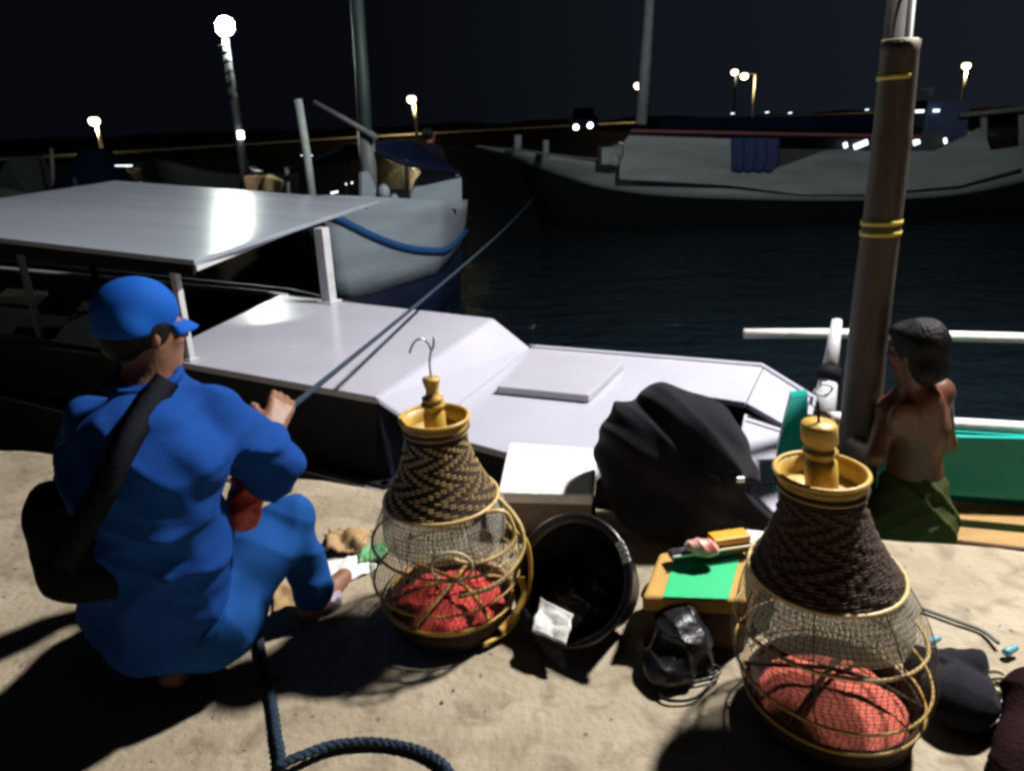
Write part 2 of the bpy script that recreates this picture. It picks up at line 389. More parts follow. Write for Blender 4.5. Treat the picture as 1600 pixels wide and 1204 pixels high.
# water: still harbour water with small ripples
wm = bpy.data.materials.new('harbour_water'); wm.use_nodes = True; nt = wm.node_tree; N = nt.nodes; L = nt.links; b = N['Principled BSDF']
b.inputs['Base Color'].default_value = (.006, .012, .016, 1); b.inputs['Roughness'].default_value = .10; b.inputs['IOR'].default_value = 1.33
tc = N.new('ShaderNodeTexCoord'); mp = N.new('ShaderNodeMapping'); L.new(tc.outputs['Object'], mp.inputs[0]); mp.inputs['Scale'].default_value = (1, 1.8, 1)
n1 = N.new('ShaderNodeTexNoise'); n1.inputs['Scale'].default_value = 1.1; n1.inputs['Detail'].default_value = 5; n1.inputs['Distortion'].default_value = .5; L.new(mp.outputs[0], n1.inputs['Vector'])
n2 = N.new('ShaderNodeTexNoise'); n2.inputs['Scale'].default_value = 6; n2.inputs['Detail'].default_value = 4; L.new(mp.outputs[0], n2.inputs['Vector'])
ad = N.new('ShaderNodeMath'); ad.operation = 'MULTIPLY_ADD'; L.new(n2.outputs[0], ad.inputs[0]); ad.inputs[1].default_value = .22; L.new(n1.outputs[0], ad.inputs[2])
bp = N.new('ShaderNodeBump'); bp.inputs['Strength'].default_value = .9; bp.inputs['Distance'].default_value = .30; L.new(ad.outputs[0], bp.inputs['Height']); L.new(bp.outputs[0], b.inputs['Normal'])
struct(mesh_obj('water', [(-1500, -40, WZ), (1500, -40, WZ), (1500, 1800, WZ), (-1500, 1800, WZ)], [(0, 1, 2, 3)], wm))
# far causeway; lit parapet and unlit wall are put into their colours
cw = [PY(-260, 262, 62), PY(160, 238, 78), PY(560, 213, 92), PY(950, 192, 105), PY(1300, 178, 115), PY(1900, 150, 125)]
bm = bmesh.new(); bm2 = bmesh.new()
for a, b_ in zip(cw, cw[1:]):
    slab_geo(bm, [p-V((0, 0, .30)) for p in (a, b_, b_+V((0, 5, 0)), a+V((0, 5, 0)))], 6)
    slab_geo(bm2, [a+V((0, -.3, 0)), b_+V((0, -.3, 0)), b_+V((0, .5, 0)), a+V((0, .5, 0))], .20)
    d = b_-a; n = int(d.length/3)
    for k in range(n): p = a+d*(k/n); box_geo(bm2, p-V((0, -.3, .24)), (.25, .2, .4))
cz = struct(bm_obj('causeway', bm, mat('unlit_causeway_wall', (.018, .016, .012), .95, var=.3, vscale=.5, spec=.05)))
struct(bm_obj('causeway_parapet', bm2, jetty_m))
# breakwater / far-shore ridge
vs = []; fs = []
for i in range(81):
    x = -260+i*7.0; h_ = 1.2+1.6*abs(mnoise.noise(V((x*.05, 0, 0))))
    vs += [(x, 150, WZ-1), (x, 153, h_*.7), (x, 158, h_)]
    vs += [(x, 190, WZ)]
for i in range(80):
    for j in range(3): a = i*4+j; fs.append((a, a+4, a+5, a+1))
struct(mesh_obj('hills', vs, fs, mat('dark_shore', (.012, .012, .012), 1.), smooth=True))

# ------------------------------------------------------------------ street lamps on the causeway
lamp_px = [(147, 188, 160, 236, 78, 'far street lamp leftmost on the causeway above the white canopy'),
           (643, 154, 651, 207, 92, 'far street lamp right of the tall green mast'),
           (997, 133, 998, 186, 105, 'far street lamp just left of the thin white ship mast'),
           (1148, 112, 1146, 180, 120, 'left lamp of the close pair above the big ship roof'),
           (1163, 118, 1176, 180, 108, 'right lamp of the close pair above the big ship roof'),
           (1510, 102, 1500, 172, 104, 'far street lamp right of the bamboo pole')]
for (hx, hy, bx_, by_, Yd, lb) in lamp_px:
    b0 = PY(bx_, by_, Yd); hd = PY(hx, hy, Yd); b0.x = b0.x; tl = V((b0.x, b0.y, hd.z+.15))
    t = thing('street_lamp', b0-V((0, 0, .5)), lb, 'street lamp', 'street lamps on the causeway')
    if Yd == 120:
        tube('post', [b0-V((0, 0, .5)), b0*.3+tl*.7, tl], .16, far_dark, t, 8)
    else:
        tube('post', [b0-V((0, 0, .5)), b0*.3+tl*.7, tl], .17, mat('pale_lamp_post', (.55, .5, .4), .7), t, 8)
    tube('arm', [tl, (tl+hd)/2+V((0, 0, .12)), hd+V((0, 0, .22))], .07, grey_post, t, 6)
    bm = bmesh.new(); lathe_geo(bm, [(.02, .42), (.20, .38), (.34, .26)], 14, hd); bm_obj('lamp_shade', bm, grey_post, t, True)
    bm = bmesh.new(); lathe_geo(bm, [(.36, .24), (.52, .05), (.52, -.2), (.36, -.42), (.05, -.5)], 14, hd); bm_obj('lamp_glass', bm, em_warm, t, True)
    ld = bpy.data.lights.new('street_lamp_bulb', 'POINT'); ld.energy = 1300; ld.color = (1, .78, .45); ld.shadow_soft_size = .3
    lo = bpy.data.objects.new('lamp_bulb', ld); COL.objects.link(lo); lo.location = hd-V((0, .3, .85)); lo.parent = t; lo.matrix_parent_inverse = Matrix.Translation(-t.location)

# ------------------------------------------------------------------ near white motorboat
B = thing('motorboat', V((-.6, 3.6, WZ)), 'white decked motorboat with flat canopy and navy black side moored along the quay', 'boat')
zr, zd = .30, .08
R_ = [PZ(285, 566, zr), PZ(588, 620, zr), PZ(770, 497, zr), PZ(438, 460, zr), PZ(300, 527, zr)]
slab('cabin_roof', R_, .035, white_paint, B)
# chamfer panel from roof down to foredeck
c_nr, c_fr = PZ(588, 620, zr), PZ(770, 497, zr); d_nr, d_fr = PZ(664, 672, zd), PZ(828, 543, zd)
slab('windscreen_panel', [c_nr+V((.004, 0, -.002)), d_nr, d_fr, c_fr+V((.004, 0, -.002))], .03, white_paint, B)
f_nr = PZ(790, 706, zd); f_fr = PZ(1192, 573, zd)
n2_ = PZ(1140, 800, zd-.02)
p_a = PZ(1165, 628, zd); p_b = PZ(1060, 612, zd)
slab('foredeck', [d_nr+V((.003, 0, 0)), f_nr, PZ(930, 742, zd), PZ(1035, 640, zd), p_b, p_a, f_fr, d_fr+V((.003, 0, 0))], .035, white_paint, B)
# low raised hatch
hz = zd+.045
slab('hatch', [PZ(776, 603, hz), PZ(920, 617, hz), PZ(975, 565, hz), PZ(834, 544, hz)], .043, mat('grey_hatch_paint', (.40, .395, .45), .35, var=.05, vscale=3), B, .008)
# bow panels sloping down to the stem
tip = PZ(1268, 622, .05); 
slab('bow_panel', [f_fr+V((.004, 0, -.003)), p_a+V((.004, 0, -.003)), PZ(1228, 664, .03), tip], .03, white_paint, B)
slab('side_panel', [PZ(1163, 645, .05), PZ(1150, 708, .0), PZ(1160, 752, -.02), PZ(1215, 806, -.03), PZ(1262, 628, .03), PZ(1226, 668, .03)], .03, white_paint, B)
bm = bmesh.new(); tube_geo(bm, [PZ(1168, 650, .062), PZ(1224, 668, .045)], .006, 6); bm_obj('seam_strip', bm, dark_in, B)
# gunwale lip round the foredeck
tube('rub_rail', dense([d_fr+V((0, .02, .0)), f_fr+V((0, .02, 0)), tip+V((.01, 0, 0)), PZ(1219, 808, -.03)], .05), .016, white_paint, B, 8)
# hull sides (dark): near side set in under the deck, far side, bow
near = [PZ(-420, 480, zr-.12), PZ(-100, 520, zr-.10), R_[0]+V((0, .01, -.03)), R_[1]+V((0, .01, -.03)), d_nr+V((0, .01, -.03)), f_nr+V((0, .01, -.03)), PZ(930, 742, zd-.03)+V((0, .01, 0)), PZ(1215, 806, -.06)+V((-.02, 0, 0))]
def wall_strip(name, line, zb, inset, m, parent, th=.03):
    bm = bmesh.new()
    for a, b_ in zip(line, line[1:]):
        n = V((b_.y-a.y, -(b_.x-a.x), 0)).normalized(); i_ = n*inset
        q = [a, b_, V((b_.x, b_.y, zb))-i_, V((a.x, a.y, zb))-i_]; v1 = [bm.verts.new(p) for p in q]; v2 = [bm.verts.new(p-n*th) for p in q]
        bm.faces.new(v1); bm.faces.new(v2[::-1])
        for k in range(4): bm.faces.new((v1[k], v2[k], v2[(k+1) % 4], v1[(k+1) % 4]))
    return bm_obj(name, bm, m, parent)
wall_strip('hull', near, WZ-.2, .22, black_hull, B)
# lower rubbing strake, set proud of the hull
lowr = [V((p.x, p.y-.03, -.12)) for p in near]
wall_strip('rubbing_strake', lowr, -.75, .10, mat('slate_hull_paint', (.016, .017, .026), .45, spec=.25, var=.2, vscale=5, bump=.1, bscale=12), B, .05)
tube('strake_line', [p+V((0, -.012, -.02)) for p in lowr], .006, mat('grey_line_paint', (.2, .2, .24), .5), B, 6)
farl = [PZ(1266, 624, 0), f_fr+V((0, .03, -.03)), d_fr+V((0, .03, -.03)), R_[2]+V((0, .03, -.1)), PZ(438, 460, .15)+V((0, .25, 0)), PZ(250, 440, .15)+V((0, .25, 0)), PZ(-200, 395, .2)+V((0, .3, 0))]
wall_strip('far_hull_side', farl, WZ-.2, .2, black_hull, B)
tube('far_gunwale', spline([PZ(448, 463, .2), PZ(380, 454, .2), PZ(310, 448, .2), PZ(60, 425, .22), PZ(-200, 402, .25)], 5), .022, white_post, B, 8)
wall_strip('bow_stem', [PZ(1216, 807, -.06), PZ(1266, 626, -.0)], WZ-.2, .18, white_paint, B)
# aft well: floor, coaming, benches
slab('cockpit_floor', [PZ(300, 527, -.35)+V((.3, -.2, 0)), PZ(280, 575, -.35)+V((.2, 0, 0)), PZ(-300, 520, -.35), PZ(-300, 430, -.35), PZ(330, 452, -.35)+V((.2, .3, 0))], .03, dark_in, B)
tube('near_gunwale', spline([PZ(292, 572, .26), PZ(150, 547, .24), PZ(-30, 520, .24), PZ(-300, 480, .28)], 5), .022, mat('grey_gunwale_paint', (.06, .06, .068), .6), B, 8)
for k, (xa, ya, xb, yb) in enumerate(((60, 560, 130, 470), (-80, 530, 10, 450))):
    slab('bench', [PZ(xa, ya, 0), PZ(xa+75, ya+9, 0), PZ(xb+65, yb+5, 0), PZ(xb, yb, 0)], .03, dimwood, B)
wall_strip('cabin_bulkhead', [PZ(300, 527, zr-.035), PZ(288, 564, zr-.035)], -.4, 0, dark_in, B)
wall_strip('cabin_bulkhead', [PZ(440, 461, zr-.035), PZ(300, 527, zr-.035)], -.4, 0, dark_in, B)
# canopy
def canz(p): return .82
u_ = (PZ(0, 372, .92)-PZ(305, 404, .82)).normalized()
cn, cf = PZ(303, 406, .82), PZ(592, 313, .84)
def PL(x, y, a, b_, c):   # onto the plane through three points
    n = (b_-a).cross(c-a); d = ray(x, y); o = V((0, 0, H)); k = n.dot(a-o)/n.dot(d); return o+d*k
cl = PZ(0, 371, .93)
cp = [cn, cf, PL(180, 282, cn, cf, cl), PL(-140, 333, cn, cf, cl), PL(-70, 363, cn, cf, cl)]
cp[3] = PL(-110, 326, cn, cf, cl)
ctr = sum(cp, V())/5
# gently cambered top: fan of rings so that the sheet is not dead flat
bm = bmesh.new(); out = []
NP = 60; per = []
for i in range(5):
    a, b_ = cp[i], cp[(i+1) % 5]
    for k in range(12): per.append(a+(b_-a)*k/12)
rings = []
for j in range(9):
    s_ = 1-j/9; rings.append([bm.verts.new(ctr+(p-ctr)*s_+V((0, 0, .020*(1-s_**2)+.004*mnoise.noise(V((p.x*2, p.y*2, s_*5)))*(1-s_)))) for p in per])
for j in range(8):
    for k in range(NP): bm.faces.new((rings[j][k], rings[j][(k+1) % NP], rings[j+1][(k+1) % NP], rings[j+1][k]))
bm.faces.new(rings[8])
bot = [bm.verts.new(p-V((0, 0, .028))) for p in per]
for k in range(NP): bm.faces.new((rings[0][k], bot[k], bot[(k+1) % NP], rings[0][(k+1) % NP]))
bm.faces.new(bot[::-1])
cnp = bm_obj('canopy', bm, white_roof, B, True); md = cnp.modifiers.new('bevel', 'BEVEL'); md.width = .004; md.limit_method = 'ANGLE'; md.angle_limit = .8
wn = cnp.modifiers.new('wn', 'WEIGHTED_NORMAL')
def beam(name, a, b_, w, h_, m, parent):
    d = (b_-a); L_ = d.length; d.normalize(); s_ = d.cross(V((0, 0, 1))).normalized(); u = s_.cross(d); R = Matrix((d, s_, u)).transposed()
    return box(name, (a+b_)/2, (L_, w, h_), m, parent, R, .003)
dn = V((0, 0, -.046)); ins = lambda p, k=.03: p+(ctr-p).normalized()*k
e_a, e_b = ins(cn)+dn, ins(cf, .3)+dn
beam('canopy_beam', e_a, e_b, .03, .034, white_post, B)
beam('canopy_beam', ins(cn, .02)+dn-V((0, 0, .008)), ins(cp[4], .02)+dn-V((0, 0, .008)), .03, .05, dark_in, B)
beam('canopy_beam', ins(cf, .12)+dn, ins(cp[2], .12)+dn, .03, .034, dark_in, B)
# posts: straight down from the canopy
def post(px, py, zb, r, m):
    b0 = PZ(px, py, zb); n_ = (cf-cn).cross(cl-cn); 
    zt = cn.z-((b0.x-cn.x)*n_.x+(b0.y-cn.y)*n_.y)/n_.z-.028
    bm = bmesh.new(); box_geo(bm, (b0.x, b0.y, (zt+zb)/2), (r, r, zt-zb), rotz(-.45)); box_geo(bm, (b0.x, b0.y, zb+.006), (r*1.7, r*1.7, .012), rotz(-.45))
    o = bm_obj('post', bm, m, B); bevel(o, .004); return o
post(298, 562, zr, .036, white_post); post(515, 472, zr, .072, white_post)
post(66, 535, .22, .034, grey_post); post(-60, 470, .25, .034, grey_post); post(150, 440, .2, .034, dark_in)
# exhaust pipe stub on the hull
pc = PZ(536, 752, -.05)
ex = lathe('exhaust_pipe', [(.036, 0), (.036, .10), (.030, .10), (.028, .02)], mat('chrome_pipe', (.6, .6, .62), .25, .9), B, 20, near[5]+V((-.58, .08, -.22)), Matrix.Rotation(math.radians(88), 3, 'X') @ Matrix.Rotation(.3, 3, 'Y'))

# ------------------------------------------------------------------ lofted hulls
def hull_loft(parent, bow, stern, beam_, zsheer, zsplit, parts, nst=28, flare=.25, bowpow=.55, sternw=.75, curve=0.0):
    """rows from sheer to keel; parts = list of (name, row0, row1, material)"""
    ax = (stern-bow); L_ = V((ax.x, ax.y, 0)).length; a = V((ax.x, ax.y, 0)).normalized(); s_ = V((a.y, -a.x, 0))
    rows = 9; P = {}
    for sd in (-1, 1):
        for i in range(nst+1):
            t = i/nst; hb = beam_/2*min(1, (t/.45)**bowpow if t < .45 else 1-(1-sternw)*((t-.45)/.55)**2)
            zs = zsheer(t); zk = WZ-.35
            for j in range(rows):
                v = j/(rows-1)
                z = zs+(zsplit(t)-zs)*(v/.6) if v <= .6 else zsplit(t)+(zk-zsplit(t))*((v-.6)/.4)
                w = hb*(1-flare*v**1.6) if t > 0 else 0
                rake = (1-t)**3*v*L_*.10
                P[(sd, i, j)] = V((bow.x, bow.y, 0))+a*(t*L_+rake)+s_*sd*w+V((0, 0, z))
    for (nm, j0, j1, m, off) in parts:
        bm = bmesh.new()
        for sd in (-1, 1):
            vv = {}
            for i in range(nst+1):
                for j in range(j0, j1+1):
                    p = P[(sd, i, j)]; q = p+s_*sd*off-a*off*(1 if i == 0 else 0)
                    vv[(i, j)] = bm.verts.new(q)
            for i in range(nst):
                for j in range(j0, j1): bm.faces.new((vv[(i, j)], vv[(i+1, j)], vv[(i+1, j+1)], vv[(i, j+1)]))
        # transom
        tl = [bm.verts.new(P[(-1, nst, j)]) for j in range(j0, j1+1)]; tr = [bm.verts.new(P[(1, nst, j)]) for j in range(j0, j1+1)]
        for j in range(len(tl)-1): bm.faces.new((tl[j], tr[j], tr[j+1], tl[j+1]))
        bmesh.ops.remove_doubles(bm, verts=bm.verts, dist=.0005)
        o = bm_obj(nm, bm, m, parent, True); sm = o.modifiers.new('shell', 'SOLIDIFY'); sm.thickness = .03; sm.offset = -1
    return P, a, s_
# ---- second boat: pale bow with blue stripe
b2 = PY(500, 300, 8.2); s2 = PY(645, 268, 12.0)
B2 = thing('fishing_boat', V((b2.x, b2.y, WZ)), 'pale fishing boat with a blue stripe round its hull, dark mast and navy tarp', 'boat')
zb_ = PY(503, 322, 8.2).z; zm = PY(640, 325, 9.8).z; ze = PY(722, 322, 11).z
def interp(t, ks):
    for (a, va), (b_, vb) in zip(ks, ks[1:]):
        if t <= b_: return va+(vb-va)*(t-a)/(b_-a)
    return ks[-1][1]
def smoothf(ks): 
    def f(t): return sum(interp(min(1, max(0, t+d)), ks) for d in (-.08, -.04, 0, .04, .08))/5
    return f
sh2 = smoothf([(0, zb_+.12), (.25, zb_-.02), (.6, zm), (1, ze)])
sp2 = smoothf([(0, PY(525, 466, 8.3).z+.02), (.5, PY(620, 430, 9.5).z), (1, PY(722, 390, 10.9).z)])
P2, a2, s2v = hull_loft(B2, V((b2.x, b2.y, 0)), V((s2.x, s2.y, 0)), 1.9, sh2, sp2,
    [('topside', 0, 5, far_white, 0), ('bottom', 5, 8, far_navy, -.004), ('stripe', 3, 4, stripe, .012)], flare=.32, bowpow=.8, sternw=.9)
# narrow stripe: shrink by rebuilding it as a band
st_ob = [c for c in B2.children if c.name.startswith('stripe')][0]; bpy.data.objects.remove(st_ob)
for sd in (1, -1):
    pts = []
    for i in range(0, 29):
        rr = 3.75-3.0*(1-i/28.)**4; j = min(6, int(rr)); fr_ = rr-j; pts.append(P2[(sd, i, j)]*(1-fr_)+P2[(sd, i, j+1)]*fr_+s2v*sd*.012-a2*(.02 if i == 0 else 0))
    tube('stripe', pts, .045, stripe, B2, 8)
slab('deck', [P2[(-1, i, 1)]*.95+P2[(1, i, 1)]*.05 for i in range(1, 29, 3)]+[P2[(1, i, 1)]*.95+P2[(-1, i, 1)]*.05 for i in range(28, 0, -3)], .04, dimwood, B2, 0)
def mast(name, x0, y0, x1, y1, Yd, r0, r1, m, parent): return tube(name, [PY(x0, y0, Yd), PY((x0+x1)/2, (y0+y1)/2, Yd)+V((.01, 0, 0)), PY(x1, y1, Yd)], r0, m, parent, 10, r2=r1)
mast('mast', 577, 330, 553, -70, 9.3, .088, .072, darkgreen, B2)
mast('mast_foot', 578, 330, 571, 205, 9.24, .10, .10, grey_post, B2)
mast('bow_post', 490, 330, 466, 155, 8.5, .050, .043, mat('pale_post_paint', (.26, .31, .31), .6, var=.2, vscale=9), B2)
mast('boom', 590, 216, 490, 160, 9.1, .035, .03, grey_post, B2)
for (x, y0, y1) in ((545, 330, 245), (450, 335, 262), (716, 330, 272), (636, 330, 250)): mast('awning_post', x, y0, x-2, y1, 9.7 if x < 700 else 11.4, .028, .028, grey_post, B2)
# navy tarp over a ridge
ra, rb = PY(548, 225, 9.4), PY(640, 220, 10.6)
bm = bmesh.new()
def sheet(bm, A, Bq, C, D, n=10, sag=.05, th=.012):
    g = {}
    for i in range(n+1):
        for j in range(n+1):
            u, v = i/n, j/n; p = (A*(1-u)+Bq*u)*(1-v)+(D*(1-u)+C*u)*v
            g[(i, j)] = bm.verts.new(p-V((0, 0, sag*math.sin(u*math.pi)*math.sin(v*math.pi)+.02*mnoise.noise(p*2))))
    for i in range(n):
        for j in range(n): bm.faces.new((g[(i, j)], g[(i+1, j)], g[(i+1, j+1)], g[(i, j+1)]))
sheet(bm, ra, rb, PY(725, 272, 10.4), PY(640, 262, 8.9)); sheet(bm, ra, rb, PY(540, 252, 11.4), PY(448, 264, 9.3))
o = bm_obj('tarpaulin', bm, tarp, B2, True); sm = o.modifiers.new('shell', 'SOLIDIFY'); sm.thickness = .012
# raised bulwark pieces near the bow and quarter
def plate(name, pts, th, m, parent, nrm=None):
    pts = [V(p) for p in pts]; n = nrm or (pts[1]-pts[0]).cross(pts[2]-pts[0]).normalized(); bm = bmesh.new()
    a = [bm.verts.new(p) for p in pts]; c = [bm.verts.new(p+n*th) for p in pts]; k = len(pts)
    bm.faces.new(a); bm.faces.new(c[::-1])
    for i in range(k): bm.faces.new((a[i], c[i], c[(i+1) % k], a[(i+1) % k]))
    return bm_obj(name, bm, m, parent)
def yline(x): return 8.15+(x-500)*.0105
def pp(*xy): return [PY(x, y, yline(x)) for x, y in xy]
plate('bulwark', pp((640, 326), (644, 305), (652, 282), (664, 268), (676, 264), (694, 272), (706, 276), (721, 277), (722, 326)), .04, far_white, B2)
plate('bulwark', pp((566, 326), (565, 270), (576, 268), (586, 290), (594, 326)), .04, far_white, B2)
plate('cabin_wall', pp((594, 326), (594, 296), (640, 296), (642, 326)), .04, dark_in, B2)
for (x, y, r) in ((600, 300, .075), (616, 313, .06)):
    c = PY(x, y, yline(x)-.15); lathe('fender', [(.01, -r*1.2), (r*.8, -r*.8), (r, 0), (r*.8, r*.8), (.02, r*1.25)], far_white, B2, 14, c)
box('bow_fitting', PY(536, 353, 8.55), (.34, .05, .05), dark_in, B2, rotz(.9)); 
for (x, y) in ((638, 237), (646, 262), (540, 288), (517, 302)):
    c = PY(x, y, 10.5); tube('cabin_light', [c, c+V((.10, 0, .02))], .013, em_dim, B2, 8)
# dim person standing on the second boat
def dim_person(name, base, face, label, m_s, m_t, crouch=0., sc=1.):
    T = thing(name, base, label, 'person'); s = Sdf(); b_ = V(base); f = V(face).normalized(); l = V((0, 0, 1)).cross(f)
    Q = lambda x, y, z: b_+(l*x+f*y+V((0, 0, z)))*sc
    hp = .88-crouch
    for q in (-1, 1): s.chain([Q(q*.09, -.03, .04), Q(q*.10, .05+crouch*.5, .46-crouch*.2), Q(q*.08, 0, hp)], [.045, .06, .085], .03)
    for q in (-1, 1): s.cap(Q(q*.09, -.04, .04), Q(q*.10, .14, .03), .04, .03)
    s.cap(Q(0, 0, hp), Q(0, .0, hp+.45), .12, .14, k=.05); s.cap(Q(-.15, 0, hp+.5), Q(.15, 0, hp+.5), .07, .07, k=.06); s.cap(Q(0, 0, hp+.5), Q(0, .02, hp+.62), .055, .05)
    for q in (-1, 1): s.chain([Q(q*.18, 0, hp+.5), Q(q*.22, .05, hp+.24), Q(q*.15, .22, hp+.15)], [.055, .045, .035])
    head_sdf(s, Q(0, .03, hp+.72), f, (0, 0, 1))
    sdf_obj('body', s, .022, skin2, T)
    sh = Sdf(); sh.cap(Q(0, 0, hp+.02), Q(0, 0, hp+.45), .145, .16, k=.05); sh.cap(Q(-.15, 0, hp+.48), Q(.15, 0, hp+.48), .085, k=.05)
    for q in (-1, 1): sh.cap(Q(q*.18, 0, hp+.5), Q(q*.22, .05, hp+.26), .07, .06)
    sh.disp = folds([((0, .3, 1), 30, .008, .6, 0)]); sdf_obj('shirt', sh, .02, m_s, T)
    tr = Sdf()
    for q in (-1, 1): tr.chain([Q(q*.09, -.02, .12), Q(q*.10, .05+crouch*.5, .46-crouch*.2), Q(q*.08, 0, hp)], [.075, .085, .11], .03)
    sdf_obj('trousers', tr, .022, m_t, T)
    hr = Sdf(); hr.ell(Q(0, -.005, hp+.76), (.088, .10, .085)); sdf_obj('hair', hr, .015, hair, T)
    return T
dk = mat('dark_shirt_cloth', (.006, .007, .012), .9, var=.2, vscale=6, spec=.06)
dim_person('person', PY(676, 318, 11.5)+V((0, 0, -.50)), (.5, 1, 0), 'person in dark clothes standing at the rail of the blue striped boat', dk, dk, sc=.92)

# ---- small dark boat with the floodlight pole, behind the canopy
FB = thing('lamp_pole', PY(385, 300, 12)*1., 'tall dark pole with a blazing white floodlight at its top behind the canopy', 'floodlight')
FB.location.z = WZ
pt = PY(352, 62, 12.); pb = PY(386, 300, 12.); pb2 = V((pb.x, pb.y, WZ-.3)); pt.y = pb.y
tube('pole', [pb2, pb, pt*.6+pb*.4, pt], [.085, .08, .065, .055], grey_post, FB, 10)
hd = PY(353, 42, 12.)
box('lamp_housing', hd+V((0, .08, .02)), (.24, .12, .22), far_dark, FB, None, .02)
lathe('lamp_glass', [(.01, -.03), (.11, -.02), (.135, .02), (.12, .06)], em_white, FB, 20, hd+V((0, -.02, 0)), Matrix.Rotation(math.radians(82), 3, 'X'))
for k, (x, y) in enumerate(((351, 82), (355, 96), (358, 112), (361, 130), (364, 150), (347, 72))):
    c = PY(x, y, 11.9); tube('cable_clip', [c+V((-.05, 0, -.02)), c+V((.06, 0, .02))], .025, steel, FB, 8)
c = PY(376, 211, 11.9); box('small_lamp', c, (.09, .06, .12), em_small, FB, None, .01)
# dark small boat carrying it
DB = thing('small_boat', V((pb.x, pb.y, WZ)), 'dim small boat with yellow drum and engine cover at the foot of the floodlight pole', 'boat')
hull_loft(DB, PY(300, 300, 11.4), PY(470, 300, 13.2), 1.5, lambda t: -.15+.25*(1-t)**3, lambda t: -.8, [('hull', 0, 8, dimwood, 0)], flare=.35)
c = PY(427, 288, 11.3); lathe('drum', [(.10, -.16), (.13, -.14), (.13, .08), (.12, .10), (.05, .11)], fleshy, DB, 18, c, Matrix.Rotation(.5, 3, 'Y'))
box('engine_cover', PY(406, 288, 11.6), (.42, .3, .26), mat('brown_cover', (.30, .19, .10), .7, var=.3, vscale=6), DB, rotz(.2), .03)
tube('handrail', [PY(388, 262, 11.8), PY(398, 268, 11.8), PY(410, 268, 11.6)], .02, steel, DB, 8)
dim_person('person', V((PY(400, 300, 12.1).x, 12.1, -.35)), (.5, -1, 0), 'dim seated figure beside the foot of the floodlight pole', dk, dk, crouch=.42, sc=.95)

# ---- dark moored boats on the left
for (xa, ya, xb, Ya, Yb, lb, ks) in ((-60, 300, 250, 15, 18, 'dim moored boat with peaked cover behind the left end of the canopy', 0), (250, 300, 440, 22, 26, 'dim low boat moored between the canopy and the lit causeway', 1)):
    bw, sn = PY(xa, 300, Ya), PY(xb, 300, Yb)
    T = thing('moored_boat', V((bw.x, bw.y, WZ)), lb, 'boat', 'dark moored boats')
    Pq, aa, ss = hull_loft(T, bw, sn, 2.4, lambda t: .05+.7*(1-t)**3, lambda t: -.7, [('topside', 0, 5, mat('dull_green_paint', (.02, .032, .03), .7, var=.3, vscale=2), 0), ('bottom', 5, 8, far_dark, -.004)], flare=.3)
    m_ = (bw+sn)/2
    if ks == 0:
        for k, (x, w_, h_) in enumerate(((40, 36, 245), (150, 60, 232))):
            q0 = PY(x-w_, 320, 16.5); q1 = PY(x+w_, 320, 16.5); ap = PY(x-5, h_, 16.5)
            bm = bmesh.new(); A_ = [q0+V((0, -.6, 0)), q1+V((0, -.6, 0)), q1+V((0, .8, 0)), q0+V((0, .8, 0))]; vb = [bm.verts.new(p) for p in A_]; t1 = bm.verts.new(ap+V((0, -.5, 0))); t2 = bm.verts.new(ap+V((0, .7, 0)))
            bm.faces.new((vb[0], vb[1], t1)); bm.faces.new((vb[1], vb[2], t2, t1)); bm.faces.new((vb[2], vb[3], t2)); bm.faces.new((vb[3], vb[0], t1, t2)); bm.faces.new(vb[::-1])
            bm_obj('peaked_cover', bm, mat('dark_cover_cloth', (.014, .022, .024), .8, var=.3, vscale=2) if k == 0 else tarp, T)
        mast('mast', 82, 300, 80, 232, 16.4, .05, .04, grey_post, T)
    else:
        box('deckhouse', (m_.x, m_.y, .25), (1.6, 1.2, .7), far_dark, T, rotz(.3), .03)
    c = PY(180 if ks == 0 else 470, 259 if ks == 0 else 243, Ya+1); tube('lamp_strip', [c, c+V((.35, 0, -.01))], .012, em_dim, T, 6)

# ---- big wooden ship on the right
YS = 21.
def sY(x): return YS+ (x-1150)*.0006
bwS = PY(745, 232, 21); stS = PY(1760, 232, 21.5)
SH = thing('wooden_ship', V((bwS.x+6, YS, WZ)), 'long grey white wooden ship with curved sheer, dark roof and blue cloth on its side', 'ship')
LX = stS.x-bwS.x
def xt(t): return bwS.x+LX*t
def zpx(x, y): return PY(x, y, YS-1.0).z
shk = [((x-745)/1015., zpx(x, y)) for x, y in ((745, 226), (850, 243), (940, 258), (1050, 262), (1215, 266), (1300, 262), (1400, 262), (1500, 252), (1600, 232), (1760, 196))]
spk = [((x-745)/1015., zpx(x, y)) for x, y in ((745, 238), (800, 272), (900, 296), (1000, 303), (1100, 306), (1200, 307), (1300, 308), (1400, 306), (1500, 293), (1600, 262), (1760, 210))]
PS, aS, sS = hull_loft(SH, V((bwS.x, YS, 0)), V((stS.x, YS+.4, 0)), 3.6, smoothf(shk), smoothf(spk),
    [('topside', 0, 5, ship_white, .05), ('bottom', 5, 8, far_dark, -.004)], nst=40, flare=.02, bowpow=.45, sternw=.6)
slab('deck', [PS[(-1, i, 1)] for i in range(1, 41, 3)]+[PS[(1, i, 1)] for i in range(40, 0, -3)], .05, dimwood, SH, 0)
yn = YS-1.84; yb_ = YS+1.2
def sp(*xy, Y=None): return [PY(x, y, Y or yn) for x, y in xy]
back = V((0, 1, 0))
plate('deckhouse_wall', sp((968, 262), (975, 222), (985, 208), (1010, 203), (1143, 211), (1143, 290), (968, 280)), .06, ship_white, SH, back)
